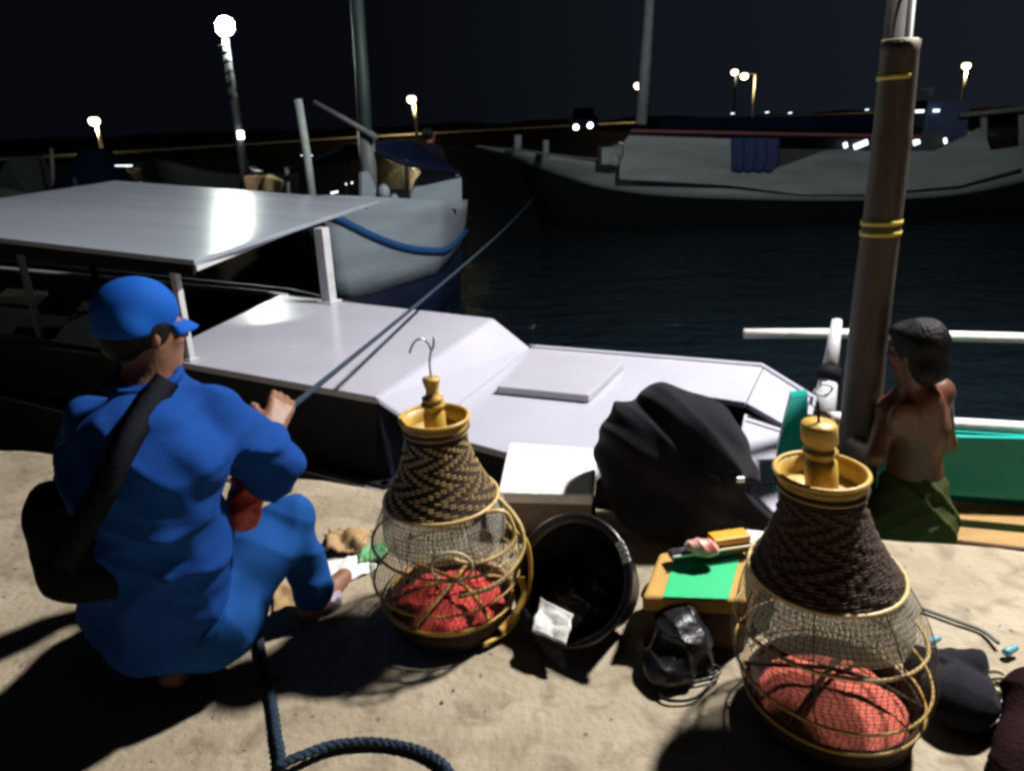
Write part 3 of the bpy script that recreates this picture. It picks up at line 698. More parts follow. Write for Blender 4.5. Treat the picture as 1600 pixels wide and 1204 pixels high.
plate('bulwark', sp((1143, 290), (1143, 268), (1195, 268), (1215, 262), (1250, 250), (1290, 235), (1330, 233), (1350, 236), (1460, 236), (1480, 226), (1510, 212), (1530, 200), (1540, 212), (1548, 235), (1600, 228), (1600, 262), (1500, 290), (1350, 304), (1250, 304)), .06, ship_white, SH, back)
# inner dark house
box('inner_cabin', ((PY(1000, 230, YS).x+PY(1440, 230, YS).x)/2, YS+.2, PY(1200, 246, YS).z), (PY(1440, 230, YS).x-PY(1000, 230, YS).x, 2.2, 1.15), mat('dark_house_wall', (.035, .04, .045), .8, var=.3, vscale=1), SH, None, .02)
rt = [PY(985, 203, yn-.15), PY(1150, 209, yn-.15), PY(1440, 212, yn-.15), PY(1440, 186, yb_+.4), PY(1000, 184, yb_+.4)]
bm = bmesh.new(); slab_geo(bm, rt, .09); ro = bm_obj('roof', bm, far_dark, SH); 
bm = bmesh.new(); box_geo(bm, ((PY(1020, 190, YS).x+PY(1400, 190, YS).x)/2, YS, PY(1200, 196, YS).z), (PY(1400, 190, YS).x-PY(1020, 190, YS).x, 1.6, .45)); bm_obj('roof_cover', bm, tarp, SH)
beam('roof_trim', rt[0]+V((0, -.03, -.02)), rt[2]+V((0, -.03, -.02)), .05, .07, mat('dull_red_trim', (.13, .035, .045), .7), SH)
# blue cloth hanging over the side
bm = bmesh.new(); g = {}
for i in range(25):
    for j in range(9):
        u, v = i/24, j/8; x = 1143+(75 if v < .8 else 75-(v-.8)*60)*u; y = 211+(57+4*u*0)*v
        g[(i, j)] = bm.verts.new(PY(x, y, yn-.10)+V((0, .05*math.sin(u*26)*(.3+v), 0)))
for i in range(24):
    for j in range(8): bm.faces.new((g[(i, j)], g[(i+1, j)], g[(i+1, j+1)], g[(i, j+1)]))
o = bm_obj('side_cloth', bm, mat('navy_cloth', (.012, .028, .10), .8, var=.2, vscale=3), SH, True); o.modifiers.new('shell', 'SOLIDIFY').thickness = .02
mast('mast', 1000, 215, 1019, -60, YS-.3, .16, .12, mat('pale_mast_paint', (.22, .25, .27), .6, var=.2, vscale=3), SH)
for (x, y0, y1, r) in ((808, 238, 211, .11), (852, 246, 219, .09), (958, 258, 240, .17), (965, 245, 226, .15)): mast('bollard_post', x, y0, x+1, y1, yn, r, r*.85, ship_white, SH)
box('white_crate', PY(951, 243, yn+.1), (.45, .4, .42), ship_white, SH, rotz(.1), .02)
for (x, y, w_) in ((1321, 227, .10), (1345, 226, .36), (1432, 222, .16), (1477, 220, .07)):
    box('lit_window', PY(x, y, yn+.75), (w_, .05, .14), em_dim, SH, Matrix.Rotation(-.35, 3, 'Y'), .01)
for (x, y) in ((1142, 178), (1196, 176), (1232, 177), (1352, 172)):
    c = PY(x, y, YS); tube('deck_lamp', [c, c+V((.09, 0, .01))], .014, em_dim, SH, 6)
# wheelhouse aft with lit roof edge
bm = bmesh.new(); slab_geo(bm, sp((1425, 158), (1498, 157), (1510, 162), (1424, 166), Y=YS-.5), .05)
bm_obj('wheelhouse_roof', bm, mat('pale_roof', (.6, .62, .55), .6), SH)
box('wheelhouse', PY(1462, 190, YS), (1.15, 1.1, 1.05), mat('blue_house', (.03, .05, .11), .7, var=.2, vscale=2), SH, None, .03)
box('horn', PY(1453, 143, YS-.3), (.14, .12, .18), grey_post, SH); tube('horn_arm', [PY(1440, 140, YS-.3), PY(1462, 138, YS-.3)], .03, grey_post, SH, 6)
for (x, y, w_) in ((1437, 174, .22), (1463, 173, .16)): box('lit_window', PY(x, y, YS-.62), (w_, .03, .07), em_dim, SH)
tube('boom', [PY(1500, 180, YS-.8), PY(1600, 170, YS-1), PY(1720, 160, YS-1)], .07, grey_post, SH, 8)
for x in (1537, 1596): mast('stern_post', x, 245, x, 176, YS-.6, .09, .08, mat('dim_post', (.18, .16, .18), .7), SH)
# two headlights of a vehicle on the shore left of the ship
VH = thing('parked_vehicle', PY(912, 206, 60), 'distant vehicle on the shore with two bright white headlights', 'vehicle')
c0 = PY(900, 199, 60); c1 = PY(922, 196, 60); box('body', (c0+c1)/2+V((.2, 1.6, .25)), (2.0, 3., 1.0), far_dark, VH, None, .2)
box('cab', (c0+c1)/2+V((.2, 1.9, 1.0)), (1.6, 1.6, .7), far_dark, VH, None, .2)
for c in (c0, c1): lathe('headlight', [(.02, 0), (.18, .01), (.2, .06)], mat('headlight_glass', (.9, .9, .9), .3, emit=(.85, .92, 1), estr=14), VH, 14, c, Matrix.Rotation(math.radians(90), 3, 'X'))

# ------------------------------------------------------------------ green outrigger boat on the right
G = thing('outrigger_boat', V((2.2, 3., WZ)), 'sea green open wooden boat with white rails and ochre planks by the quay', 'boat')
gz = -.02
gl = [PZ(1248, 640, .06), PZ(1300, 652, .03), PZ(1370, 657, gz), PZ(1480, 661, gz), PZ(1600, 668, gz), PZ(1850, 684, gz)]
wall_strip('far_side', [p+V((0, 0, -.05)) for p in gl], -.95, .1, green_p, G, .04)
tube('white_gunwale', spline(gl[1:], 6), .030, mat('white_rail_paint', (.82, .81, .78), .45, var=.08, vscale=10, bump=.2, bscale=30), G, 10)
# recessed green panel with a dark frame
pa = lambda x, y, Yq: PY(x, y, Yq)
yq = gl[3].y-.10
plate('side_panel', [PY(1460, 690, yq), PY(1470, 682, yq), PY(1800, 690, yq-.12), PY(1800, 790, yq-.12), PY(1600, 781, yq-.06), PY(1470, 772, yq), PY(1460, 760, yq)], .03, green_p, G, V((0, 1, 0)))
nl = [PZ(1232, 700, .0), PZ(1250, 830, -.25), PZ(1320, 850, -.3), PZ(1460, 870, -.32), PZ(1850, 905, -.32)]
nl = [V((p.x, edge(p.x)+.10, p.z)) if i > 0 else p for i, p in enumerate(nl)]
wall_strip('near_side', nl, WZ-.1, .1, green_p, G, .04)
plate('bow_stem', [PY(1236, 620, 2.86), PY(1262, 617, 2.86), PY(1262, 660, 2.82), PY(1258, 790, 2.62), PY(1208, 775, 2.60), PY(1216, 700, 2.72)], .07, green_p, G, V((.3, 1, 0)).normalized())
def zplank(x0, y0, x1, y1, x2, y2, x3, y3, z, th, m, nm='plank'): return slab(nm, [PZ(x0, y0, z), PZ(x1, y1, z), PZ(x2, y2, z), PZ(x3, y3, z)], th, m, G)
zplank(1460, 779, 1800, 806, 1800, 838, 1462, 806, -.42, .06, plank)
zplank(1450, 800, 1800, 832, 1800, 860, 1450, 825, -.54, .03, plank_dark)
zplank(1440, 816, 1800, 850, 1800, 905, 1440, 858, -.36, .05, plank)
tube('plank_edge', [PZ(1441, 840, -.345), PZ(1800, 880, -.345)], .012, plank_dark, G, 6)
slab('hold_floor', [PZ(1262, 700, -1.0), PZ(1600, 720, -1.0), PZ(1900, 760, -1.0), PZ(1900, 900, -1.0), PZ(1400, 870, -1.0)], .04, plank_dark, G, 0)
# outrigger rail and its white upright
OY = 4.15
tube('outrigger_rail', [PY(1163, 521, OY), PY(1300, 521, OY), PY(1450, 524, OY-.1), PY(1800, 533, OY-.3)], .030, mat('white_bamboo_paint', (.80, .78, .74), .5, var=.1, vscale=10, bump=.2, bscale=30), G, 12)
ub, ut = PY(1283, 668, 3.45), PY(1308, 500, 3.75)
tube('upright', [ub, ub*.55+ut*.45], .062, white_post, G, 12, r2=.047)
tube('upright', [ub*.52+ut*.48, ut], .042, white_post, G, 12, r2=.026)
tube('black_band', [ub*.57+ut*.43, ub*.45+ut*.55], .056, dark_in, G, 12)
tube('lashing', spline([PY(1272, 612, 3.45), PY(1285, 600, 3.35), PY(1300, 606, 3.4), PY(1290, 618, 3.38), PY(1276, 614, 3.42)], 5), .007, white_post, G, 6)
tube('crossbeam', [PY(1296, 640, 3.5), PY(1298, 524, 4.12)], .018, white_post, G, 8)
# bamboo pole
q0, q1 = PY(1338, 730, 2.85), PY(1413, 64, 2.85); q1.y = 2.88
BP = thing('bamboo_pole', V((q0.x, q0.y, -1.0)), 'thick upright grey bamboo pole with cut top rising beside the shirtless man', 'pole')
pts = []; rs = []; NN = 64; b0 = q0+(q0-q1)*.42
for i in range(NN+1):
    t = i/NN; pts.append(b0+(q1-b0)*t+V((.006*math.sin(t*9), 0, 0))); r = .088-.024*t
    fr = (t*7.0) % 1
    r *= 1+.055*math.exp(-((min(fr, 1-fr))/.035)**2); rs.append(r)
tube('bamboo_stem', pts, rs, bamboo, BP, 20)
lathe('cut_end', [(.062, -.01), (.060, .008), (.048, .008), (.044, -.03)], mat('cut_bamboo', (.42, .33, .2), .7), BP, 20, q1, None)
for y_, rr in ((112, .066), (318, .075), (334, .075)):
    t = (730-y_)/(730-64.); c = q0+(q1-q0)*t; ax = (q1-q0).normalized(); tube('tie', [c-ax*.006, c+ax*.012], rr, yellow, BP, 20)
# slim white rod and rear mast lashed behind it
RD = thing('mast_pair', V((q0.x+.05, 3.1, -1.0)), 'slim white rod and thin dark mast standing just behind the thick bamboo pole', 'mast')
w0, w1 = PY(1368, 640, 3.02), PY(1432, -70, 3.02); w0 = w0+(w0-w1)*.35
tube('white_rod', [w0, w1], .012, mat('grey_white_rod', (.22, .23, .23), .4, var=.15, vscale=8), RD, 10)
w2, w3 = PY(1345, 640, 3.12), PY(1408, -70, 3.12); w2 = w2+(w2-w3)*.35
tube('dark_mast', [w2, w3], .040, mat('dark_bamboo', (.012, .011, .011), .9, var=.2, vscale=8), RD, 12, r2=.036)

# ------------------------------------------------------------------ shirtless man
def man_shirtless():
    T = thing('person', V((2.1, 2.75, -1.0)), 'shirtless man with black hair and olive shorts, back turned, holding the pole', 'person')
    Yb = 2.72; s = Sdf()
    hc = PY(1432, 548, Yb-.02); nk = PY(1430, 595, Yb+.0); 
    shL = PY(1392, 640, Yb+.02); shR = PY(1466, 612, Yb+.02); ch = PY(1432, 660, Yb); wa = PY(1428, 742, Yb+.03); pe = PY(1424, 800, Yb+.02)
    s.cap(pe, wa, .112, .094, k=.05); s.cap(wa, ch, .094, .108, k=.06); s.cap(shL, shR, .060, .056, k=.05); s.cap(ch, PY(1432, 622, Yb), .106, .078, k=.06)
    s.cap(PY(1431, 640, Yb), hc+V((0, .0, -.05)), .060, .052, k=.035)
    # shoulder blades and spine groove
    s.ell(PY(1408, 655, Yb-.085), (.055, .03, .075), k=.04); s.ell(PY(1456, 640, Yb-.085), (.045, .03, .075), k=.04)
    s.cap(PY(1434, 640, Yb-.155), PY(1430, 740, Yb-.15), .020, .018, k=.04, sub=True)
    el = PY(1368, 712, Yb-.06); wr = PY(1308, 672, Yb+.22)
    s.cap(shL, el, .050, .038, k=.015); s.cap(el, wr, .037, .026, k=.02)
    el2 = PY(1476, 690, Yb+.18); wr2 = PY(1430, 700, Yb+.36)
    s.chain([shR, el2, wr2], [.052, .042, .028], .03)
    for q in (-1, 1): s.chain([pe+V((q*.07, 0, 0)), pe+V((q*.09, .03, -.38)), pe+V((q*.09, -.03, -.80+.05))], [.09, .058, .042], .03); s.cap(pe+V((q*.09, -.04, -.86+.09)), pe+V((q*.10, .12, -.86+.07)), .04, .03)
    R, Q = head_sdf(s, hc, (-.55, .83, -.12), (0, 0, 1))
    h1 = hand_sdf(wr, (-1, .25, .25), (0, -1, .3), side=1, curl=1.0); h2 = hand_sdf(wr2, (-.8, .3, .2), (.2, -.3, 1), side=-1, curl=.9)
    sdf_obj('body', s, .009, skin2, T, extra=[(h1, .004), (h2, .004)])
    Rn = [list(r) for r in R]; hr = Sdf(); hr.ell(Q(0, -.022, .032), (.091, .100, .100), Rn, k=.02); hr.cap(Q(-.045, -.055, -.06), Q(.045, -.055, -.06), .046, k=.04); hr.cap(Q(-.03, -.06, -.09), Q(.03, -.06, -.09), .034, k=.03); hr.ell(Q(0, .05, .075), (.065, .05, .035), Rn, k=.03)
    hr.disp = softfolds([((1, .2, .1), 90, .0018, .9, 0), ((.2, 1, .1), 120, .0015, .8, 1)]); sdf_obj('hair', hr, .006, hair, T, smooth_it=0)
    tr = Sdf(); tr.cap(pe+V((0, 0, -.02)), PY(1426, 765, Yb+.02), .142, .132, k=.05); tr.ell(pe+V((.02, -.05, -.02)), (.13, .12, .12), k=.05)
    for q in (-1, 1): tr.cap(pe+V((q*.075, 0, -.04)), pe+V((q*.09, .03, -.42)), .115, .095, k=.03)
    tr.disp = folds([((.8, .1, .9), 34, .014, .8, 0), ((-.5, .4, .8), 46, .008, .8, 2)]); sdf_obj('shorts', tr, .008, olive, T)
man_shirtless()

# ------------------------------------------------------------------ crouching man in blue
def man_blue():
    T = thing('person', V((-.8, 1.65, 0)), 'man in blue cap, blue shirt and trousers crouching on the quay holding a blue rope', 'person')
    hc = PY(224, 516, 1.58); hf = V((.62, .78, -.12))
    shL = PY(152, 668, 1.62); shR = PY(340, 648, 1.58); c7 = PY(232, 624, 1.56)
    ch = PY(232, 725, 1.46); mid = PY(262, 850, 1.52); pe = PY(272, 955, 1.62)
    elR = PY(428, 735, 1.68); wrR = PY(424, 672, 1.93)
    elL = PY(138, 790, 1.85); wrL = PY(300, 720, 2.08)
    hipR = pe+V((.10, .05, 0)); hipL = pe+V((-.12, .05, 0))
    knR = PY(452, 812, 1.86); ftR = PY(490, 942, 1.90); ftR.z = .085
    knL = V((-1.02, 2.0, .20)); ftL = V((PZ(215, 1095, .08).x+.02, 1.68, .07))
    s = Sdf()
    s.cap(pe, mid, .085, .09, k=.05); s.cap(mid, ch, .09, .10, k=.05); s.cap(shL, shR, .045, .045, k=.04); s.cap(ch, c7, .09, .06, k=.04); s.cap(c7, hc+V((0, 0, -.06)), .058, .052, k=.03)
    s.chain([shR, elR, wrR], [.042, .038, .029], .03); s.chain([shL, elL, wrL], [.042, .038, .029], .03)
    s.chain([hipR, knR, ftR], [.07, .050, .036], .03); s.chain([hipL, knL, ftL], [.07, .050, .036], .03)
    s.cap(ftR+V((0, -.03, -.045)), ftR+V((.06, .15, -.055)), .036, .028, k=.02)
    s.chain([ftL+V((0, -.02, .02)), ftL+V((0, -.07, -.03)), ftL+V((.0, -.02, -.06))], [.038, .036, .022], .02)
    R, Q = head_sdf(s, hc, hf, (-.1, .05, 1), sc=.86)
    h1 = hand_sdf(wrR, (.12, .75, .45), (.6, -.5, .6), side=-1, curl=1.25, sc=1.05); h2 = hand_sdf(wrL, (.9, .3, .1), (0, -.2, 1), side=1, curl=1.2, sc=1.05)
    sdf_obj('body', s, .009, skin, T, extra=[(h1, .004), (h2, .004)])
    Rn = [list(r) for r in R]
    # hair under the cap
    hr = Sdf(); hr.ell(Q(0, -.020, .016), (.068, .081, .067), Rn); hr.ell(Q(0, -.06, -.03), (.047, .038, .038), Rn, k=.02); hr.ell(Q(.060, -.005, .0), (.016, .035, .035), Rn, k=.015); hr.ell(Q(-.060, -.005, .0), (.016, .035, .035), Rn, k=.015); sdf_obj('hair', hr, .007, hair, T)
    # cap: crown, brim
    cp_ = Sdf(); cp_.ell(Q(0, -.015, .048), (.074, .090, .078), Rn, k=.02); cp_.cap(Q(-.04, -.06, .0), Q(.04, -.06, .0), .039, k=.03)
    zc = NA(u0 := (R @ V((0, 0, 1)))); c0 = NA(Q(0, -.02, -.012))
    fo = softfolds([((.3, .5, .9), 60, .0018, .9, .4), ((.8, -.2, .5), 44, .0016, .7, 2)])
    def cut(P):
        d = NA((0, 0, 0)); return fo(P)
    cp_.disp = cut
    class CapF:
        ops = cp_.ops
        def __call__(self, P):
            d = cp_(P); inner = Sdf(); inner.ell(Q(0, -.015, .045), (.088, .104, .085), Rn); pl = -((P-c0)@zc)
            return np.maximum(d, pl)
        def bounds(self, pad=.03): return cp_.bounds(pad)
    crown = sdf_obj('cap', CapF(), .006, blue_cap, T, smooth_it=2)
    bm = bmesh.new(); g = {}
    for i in range(17):
        for j in range(9):
            a = -1.0+2.0*i/16; rr = .080+.075*(j/8)*math.cos(a*1.15)**.5 if j else .088; x = math.sin(a)*(.082+.004*j/8); y = -.004+math.cos(a)*.082+(j/8)*.068*math.cos(a*1.35)
            z = .012-.028*(x/.09)**2-.030*(j/8)**1.5
            g[(i, j)] = bm.verts.new(Q(x, y, z+.018))
    for i in range(16):
        for j in range(8): bm.faces.new((g[(i, j)], g[(i+1, j)], g[(i+1, j+1)], g[(i, j+1)]))
    br = bm_obj('brim', bm, blue_cap, crown, True); br.matrix_parent_inverse = Matrix.Identity(4); br.parent = T; br.matrix_parent_inverse = Matrix.Translation(-T.location)
    br.modifiers.new('shell', 'SOLIDIFY').thickness = .005
    # shirt
    f = Sdf()
    f.cap(pe+V((.0, -.01, .0)), mid, .142, .130, k=.05); f.cap(mid+V((-.02, .02, 0)), ch, .135, .138, k=.06); f.cap(shL+V((.03, 0, -.02)), shR+V((-.03, 0, -.02)), .072, .070, k=.05)
    f.cap(ch, c7+V((0, .01, -.05)), .150, .10, k=.06); f.cap(c7+V((0, 0, -.02)), c7+V((.005, .01, .030)), .080, .062, k=.03)
    f.cap(PY(180, 800, 1.56), PY(200, 950, 1.62), .095, .105, k=.06)
    f.chain([shR, (shR+elR)/2, elR], [.070, .062, .062], .03); f.cap(elR, wrR*.80+elR*.20, .060, .042, k=.025)
    f.chain([shL, elL, wrL*.85+elL*.15], [.074, .068, .046], .03)
    f1_ = softfolds([((.58, .1, .82), 25, .0065, 1.3, 0), ((-.5, .2, .85), 47, .0045, 1.6, 1.2), ((.85, .2, .5), 74, .003, 2.0, 2.5)])
    f2_ = folds([((.62, .1, .80), 16, .021, 1.0, .6), ((-.45, .2, .85), 21, .011, 1.1, 2.0), ((.75, .2, .62), 37, .006, 1.6, 1.0)])
    f.disp = lambda P: f1_(P)+f2_(P)
    nk0 = NA(c7+V((0, 0, .058)))
    class Sh:
        def __call__(self, P): return np.maximum(f(P), (P[..., 2]-nk0[2])*.9+(P[..., 0]-nk0[0])*.0)
        def bounds(self, pad=.03): return f.bounds(pad)
    sdf_obj('shirt', Sh(), .0085, blue_sh, T)
    tube('collar', [c7+V((.074*math.cos(a), .072*math.sin(a), .052+.012*math.sin(a))) for a in [2*math.pi*k/24 for k in range(24)]], .011, blue_sh, T, 8, closed=True)
    # trousers
    t = Sdf(); t.cap(pe+V((-.08, .02, -.04)), pe+V((.08, .02, -.04)), .135, .135, k=.05)
    t.chain([hipR+V((.0, 0, -.01)), (hipR+knR)/2, knR], [.112, .092, .066], .04); t.chain([knR, (knR+ftR)/2, ftR+V((0, 0, .01))], [.064, .060, .060], .02)
    t.chain([hipL, knL], [.13, .09], .05); t.chain([knL, ftL+V((0, .06, .0))], [.09, .07], .03)
    t1_ = softfolds([((.6, .5, -.6), 34, .010, 1.3, 0), ((-.2, .5, .85), 44, .005, .9, 1.0)]); t2_ = folds([((.6, .5, -.6), 19, .011, 1.0, .3), ((.3, .6, .7), 31, .007, 1.3, 1.3)]); t.disp = lambda P: t1_(P)+t2_(P)
    class Tr:
        def __call__(self, P): return np.maximum(t(P), .035-P[..., 2])
        def bounds(self, pad=.03): return t.bounds(pad)
    sdf_obj('trousers', Tr(), .0085, blue_tr, T)
    return T, f, hipR, wrR, knR, elR
TB, shirt_f, hipR, wrR, knR, elR = man_blue()
# shoulder bag on his back
BG = thing('shoulder_bag', hit(shirt_f, 170, 860) or V((-1, 1.4, .4)), 'black shoulder bag hanging on the back of the man in blue by a wide strap', 'bag')
sp_px = [(262, 592), (248, 610), (228, 640), (205, 675), (182, 715), (165, 755), (150, 800), (138, 840)]
pts = []
for x, y in sp_px:
    h_ = hit(shirt_f, x, y)
    if h_ is None: h_ = PY(x, y, 1.5)
    pts.append(h_)
for i in range(1, len(pts)): 
    if pts[i].y > pts[i-1].y+.05: pts[i].y = pts[i-1].y
for _ in range(2): pts = [pts[0]]+[(pts[i-1]+pts[i]*2+pts[i+1])/4 for i in range(1, len(pts)-1)]+[pts[-1]]
pts = [p+(V((0, 0, H))-p).normalized()*.024 for p in pts]; pts = spline(pts, 6)
bm = bmesh.new(); vw = V((0, 0, H)); L1 = []; 
for i, p in enumerate(pts):
    t_ = (pts[min(i+1, len(pts)-1)]-pts[max(0, i-1)]).normalized(); n = (vw-p).normalized(); s_ = t_.cross(n).normalized()*.027
    L1.append([bm.verts.new(p+s_), bm.verts.new(p+n*.006), bm.verts.new(p-s_), bm.verts.new(p-n*.004)])
for a, b_ in zip(L1, L1[1:]):
    for k in range(4): bm.faces.new((a[k], a[(k+1) % 4], b_[(k+1) % 4], b_[k]))
bm_obj('strap', bm, greyst, BG, True)
s = Sdf(); c = PY(112, 845, 1.44); s.cap(c+V((-.01, 0, .07)), c+V((.0, .0, -.06)), .07, .085, k=.04); s.cap(c+V((.07, .03, .05)), c+V((.08, .02, -.07)), .06, .07, k=.06)
s.disp = folds([((.4, .2, 1), 40, .010, .8, 0), ((1, .2, -.3), 50, .006, .8, 1)]); sdf_obj('pouch', s, .009, mat('black_bag_cloth', (.006, .006, .008), .85, var=.15, vscale=5, bump=.2, bscale=160, spec=.06), BG)
tube('zip', spline([hit(s, x, y) or c for x, y in ((72, 800), (95, 790), (125, 800), (150, 822))], 4), .004, greyst, BG, 6)
# red plastic bag tucked under his arm
s = Sdf(); a_, b_ = PY(384, 745, 1.70), PY(378, 800, 1.66); s.cap(a_, b_, .030, .045, k=.03); s.cap(b_, PY(388, 770, 1.68), .04, .03, k=.02); s.disp = folds([((.6, .3, .8), 90, .008, .9, 0), ((-.6, .3, .8), 70, .006, .9, 1)])
tag(sdf_obj('plastic_bag', s, .005, redpl, None, smooth_it=0), 'crumpled red plastic bag held under the arm of the man in blue', 'bag')
# ------------------------------------------------------------------ ropes
hp = wrR+V((.01, .06, .03)); far_e = P2[(1, 24, 4)]+V((0, -.02, 0))
far_e = PY(838, 302, 19.6)
a = PY(431, 655, 1.99); 
line = [PY(396, 700, 1.86), a]; nseg = 20
for i in range(1, nseg+1):
    t = (i/nseg)**2; p = a+(far_e-a)*t-V((0, 0, .10*4*t*(1-t))); line.append(p)
tag(tube('mooring_rope', line, .0095, rope_b, None, 8), 'taut blue mooring rope from the crouching man across the white deck towards the wooden ship', 'rope')
def gz_(x, y, z=.012): return PZ(x, y, z)
g1 = spline([gz_(405, 985), gz_(412, 1035), gz_(425, 1090), gz_(434, 1150), gz_(440, 1190), gz_(436, 1250), gz_(480, 1290)], 8)
g2 = spline([gz_(434, 1196, .03), gz_(470, 1180, .028), gz_(520, 1163, .02), gz_(580, 1158, .015), gz_(640, 1167), gz_(680, 1184), gz_(702, 1205), gz_(712, 1240), gz_(690, 1290), gz_(560, 1330), gz_(470, 1300)], 8)
RC = thing('rope_coil', gz_(500, 1200), 'loose blue rope lying in a loop on the concrete behind the crouching man', 'rope')
def twisted(name, pts, r, m, parent):
    bm = bmesh.new(); F = frames(pts); dl = 0; prev = pts[0]; P_ = [[], [], []]
    for i, p in enumerate(pts):
        dl += (p-prev).length; prev = p; n, b_ = F[i]
        for k in range(3): a = dl*110+k*2.094; P_[k].append(p+(n*math.cos(a)+b_*math.sin(a))*r*.5)
    for k in range(3): tube_geo(bm, P_[k], r*.62, 6)
    return bm_obj(name, bm, m, parent, True)
twisted('rope_strand', dense(g1), .0115, rope_b, RC); twisted('rope_strand', dense(g2), .0115, rope_b, RC)
tag(tube('grey_cord', spline([gz_(1440, 950, .01), gz_(1490, 968, .01), gz_(1535, 985, .01), gz_(1560, 1004, .02)], 6), .006, mat('grey_cord_fibre', (.16, .18, .17), .8), None, 6), 'thin grey cord lying on the quay right of the bigger cane basket', 'cord')

# ------------------------------------------------------------------ cane and net fish baskets
def basket(base, sc, shear, label, rot, red, k_, fr):
    T = thing('cane_basket', base, label, 'basket', 'cane and net bait baskets')
    sx, sy = shear; cr, sr = math.cos(rot), math.sin(rot)
    def W(x, y, z): return V(base)+V(((x*cr-y*sr)*sc+sx*z*sc, (x*sr+y*cr)*sc+sy*z*sc, z*sc))
    def ring(name, r, z, th, m, tilt=0, ph=0, seg=8, par=T, wob=0.):
        n = 56; pts = [W(r*(1+wob*math.sin(2*a+1))*math.cos(a), r*(1+wob*math.sin(2*a+1))*math.sin(a), z+tilt*math.cos(a-ph)) for a in [2*math.pi*i/n for i in range(n)]]
        return tube(name, pts, th*sc, m, par, seg, closed=True)
    def rev(name, prof, m, th=None, seg=56, uv=False, wob=0., par=T):
        bm = bmesh.new(); uvl = bm.loops.layers.uv.new('UVMap'); rings = []
        for (r, z) in prof:
            rings.append([bm.verts.new(W(r*math.cos(2*math.pi*i/seg)*(1+wob*mnoise.noise(V((math.cos(2*math.pi*i/seg)*1.5, math.sin(2*math.pi*i/seg)*1.5, z*8+k_)))), r*math.sin(2*math.pi*i/seg)*(1+wob*mnoise.noise(V((math.cos(2*math.pi*i/seg)*1.5, math.sin(2*math.pi*i/seg)*1.5, z*8+k_)))), z)) for i in range(seg)])
        for j in range(len(prof)-1):
            for i in range(seg):
                fc = bm.faces.new((rings[j][i], rings[j][(i+1) % seg], rings[j+1][(i+1) % seg], rings[j+1][i]))
                for lp, (uu, vv) in zip(fc.loops, ((i, j), (i+1, j), (i+1, j+1), (i, j+1))): lp[uvl].uv = (uu/seg, vv/(len(prof)-1))
        o = bm_obj(name, bm, m, par, True)
        if th: sm = o.modifiers.new('shell', 'SOLIDIFY'); sm.thickness = th; sm.offset = -1
        return o
    # woven cone
    def rc(z): t = (z-.405)/(.60-.405); return .160-.076*(1-(1-max(0, min(1, t)))**1.7)
    rev('woven_cone', [(rc(z), z) for z in [.405+.195*i/14 for i in range(15)]], cane_dk, .004*sc)
    bm = bmesh.new(); rows = 29; cols = 44
    for i in range(rows):
        z = .411+(.585-.411)*i/(rows-1); r = rc(z)+.0022; zz = i % 12; off = zz if zz < 6 else 12-zz
        for j in range(cols):
            if (j+off) % 4 not in (0, 1) : continue
            a0 = 2*math.pi*(j+.08)/cols; a1 = 2*math.pi*(j+.92+(.0))/cols; vv = []
            for (aa, dz, dr) in ((a0, -.0016, 0), ((a0+a1)/2, -.0016, .0022), (a1, -.0016, 0), (a1, .0016, 0), ((a0+a1)/2, .0016, .0022), (a0, .0016, 0)):
                vv.append(bm.verts.new(W((r+dr)*math.cos(aa), (r+dr)*math.sin(aa), z+dz)))
            bm.faces.new((vv[0], vv[1], vv[4], vv[5])); bm.faces.new((vv[1], vv[2], vv[3], vv[4]))
    o = bm_obj('weave_strips', bm, cane_lt if not fr else mat('shaded_cane', (.085, .045, .022), .6, var=.3, vscale=40), T); o.modifiers.new('shell', 'SOLIDIFY').thickness = .0012  # right basket's strips darkened to carry the shade on its cone
    # collar and rim
    rev('collar', [(.080, .590), (.090, .612), (.093, .640)], cane, .006*sc)
    for i, z in enumerate((.597, .606, .615)): ring('binding', .0875+.003*i, z, .0026, cane_lt if i == 1 else cane_dk, seg=6)
    ring('rim', .094, .643, .0062, cane)
    rev('inner_floor', [(.003, .598), (.05, .600), (.083, .604)], cane_lt, .004*sc)
    ring('cone_hoop', .163, .404, .0052, cane_lt, tilt=.004)
    # turned handle
    hpf = [(.030, .600), (.031, .655), (.026, .660), (.026, .672), (.034, .676), (.034, .683), (.024, .688), (.030, .694), (.030, .700), (.019, .705), (.017, .720), (.024, .748), (.024, .755), (.004, .757)]
    if fr: hpf = [(.034, .600), (.034, .668), (.026, .672), (.026, .682), (.036, .686), (.036, .694), (.028, .698), (.028, .706), (.037, .712), (.037, .748), (.033, .754), (.004, .755)]
    rev('handle', hpf, cane, None, 24)
    hk = spline([W(0, 0, .75), W(0, 0, .80), W(.006, 0, .835), W(-.008, 0, .862), W(-.030, 0, .866), W(-.046, 0, .848), W(-.052, 0, .832)], 6)
    if fr: hk = spline([W(0, 0, .75), W(-.002, 0, .775), W(.004, 0, .795), W(-.010, 0, .80), W(-.012, 0, .785)], 5)
    tube('hook', hk, .0028*sc, steel if not fr else dark_in, T, 8)
    if not fr: tube('hook', [W(.018, .0, .868), W(.014, .0, .84), W(.010, .0, .83)], .003, steel, T, 8)
    # netting
    prof = []
    for i in range(22):
        t = i/21; z = .404*(1-t)+.035*t
        r = .160+(.222-.160)*math.sin(min(1, t*1.9)*math.pi/2) if t < .53 else .222-(.222-.178)*((t-.53)/.47)**1.5
        prof.append((r, z))
    rev('netting', prof, net_mat, None, wob=.06)
    rev('net_fringe', [(.158, .403), (.172, .375), (.180, .33), (.182, .300), (.178, .285)], fringe_mat if not fr else fringe_lt, None, wob=.08)
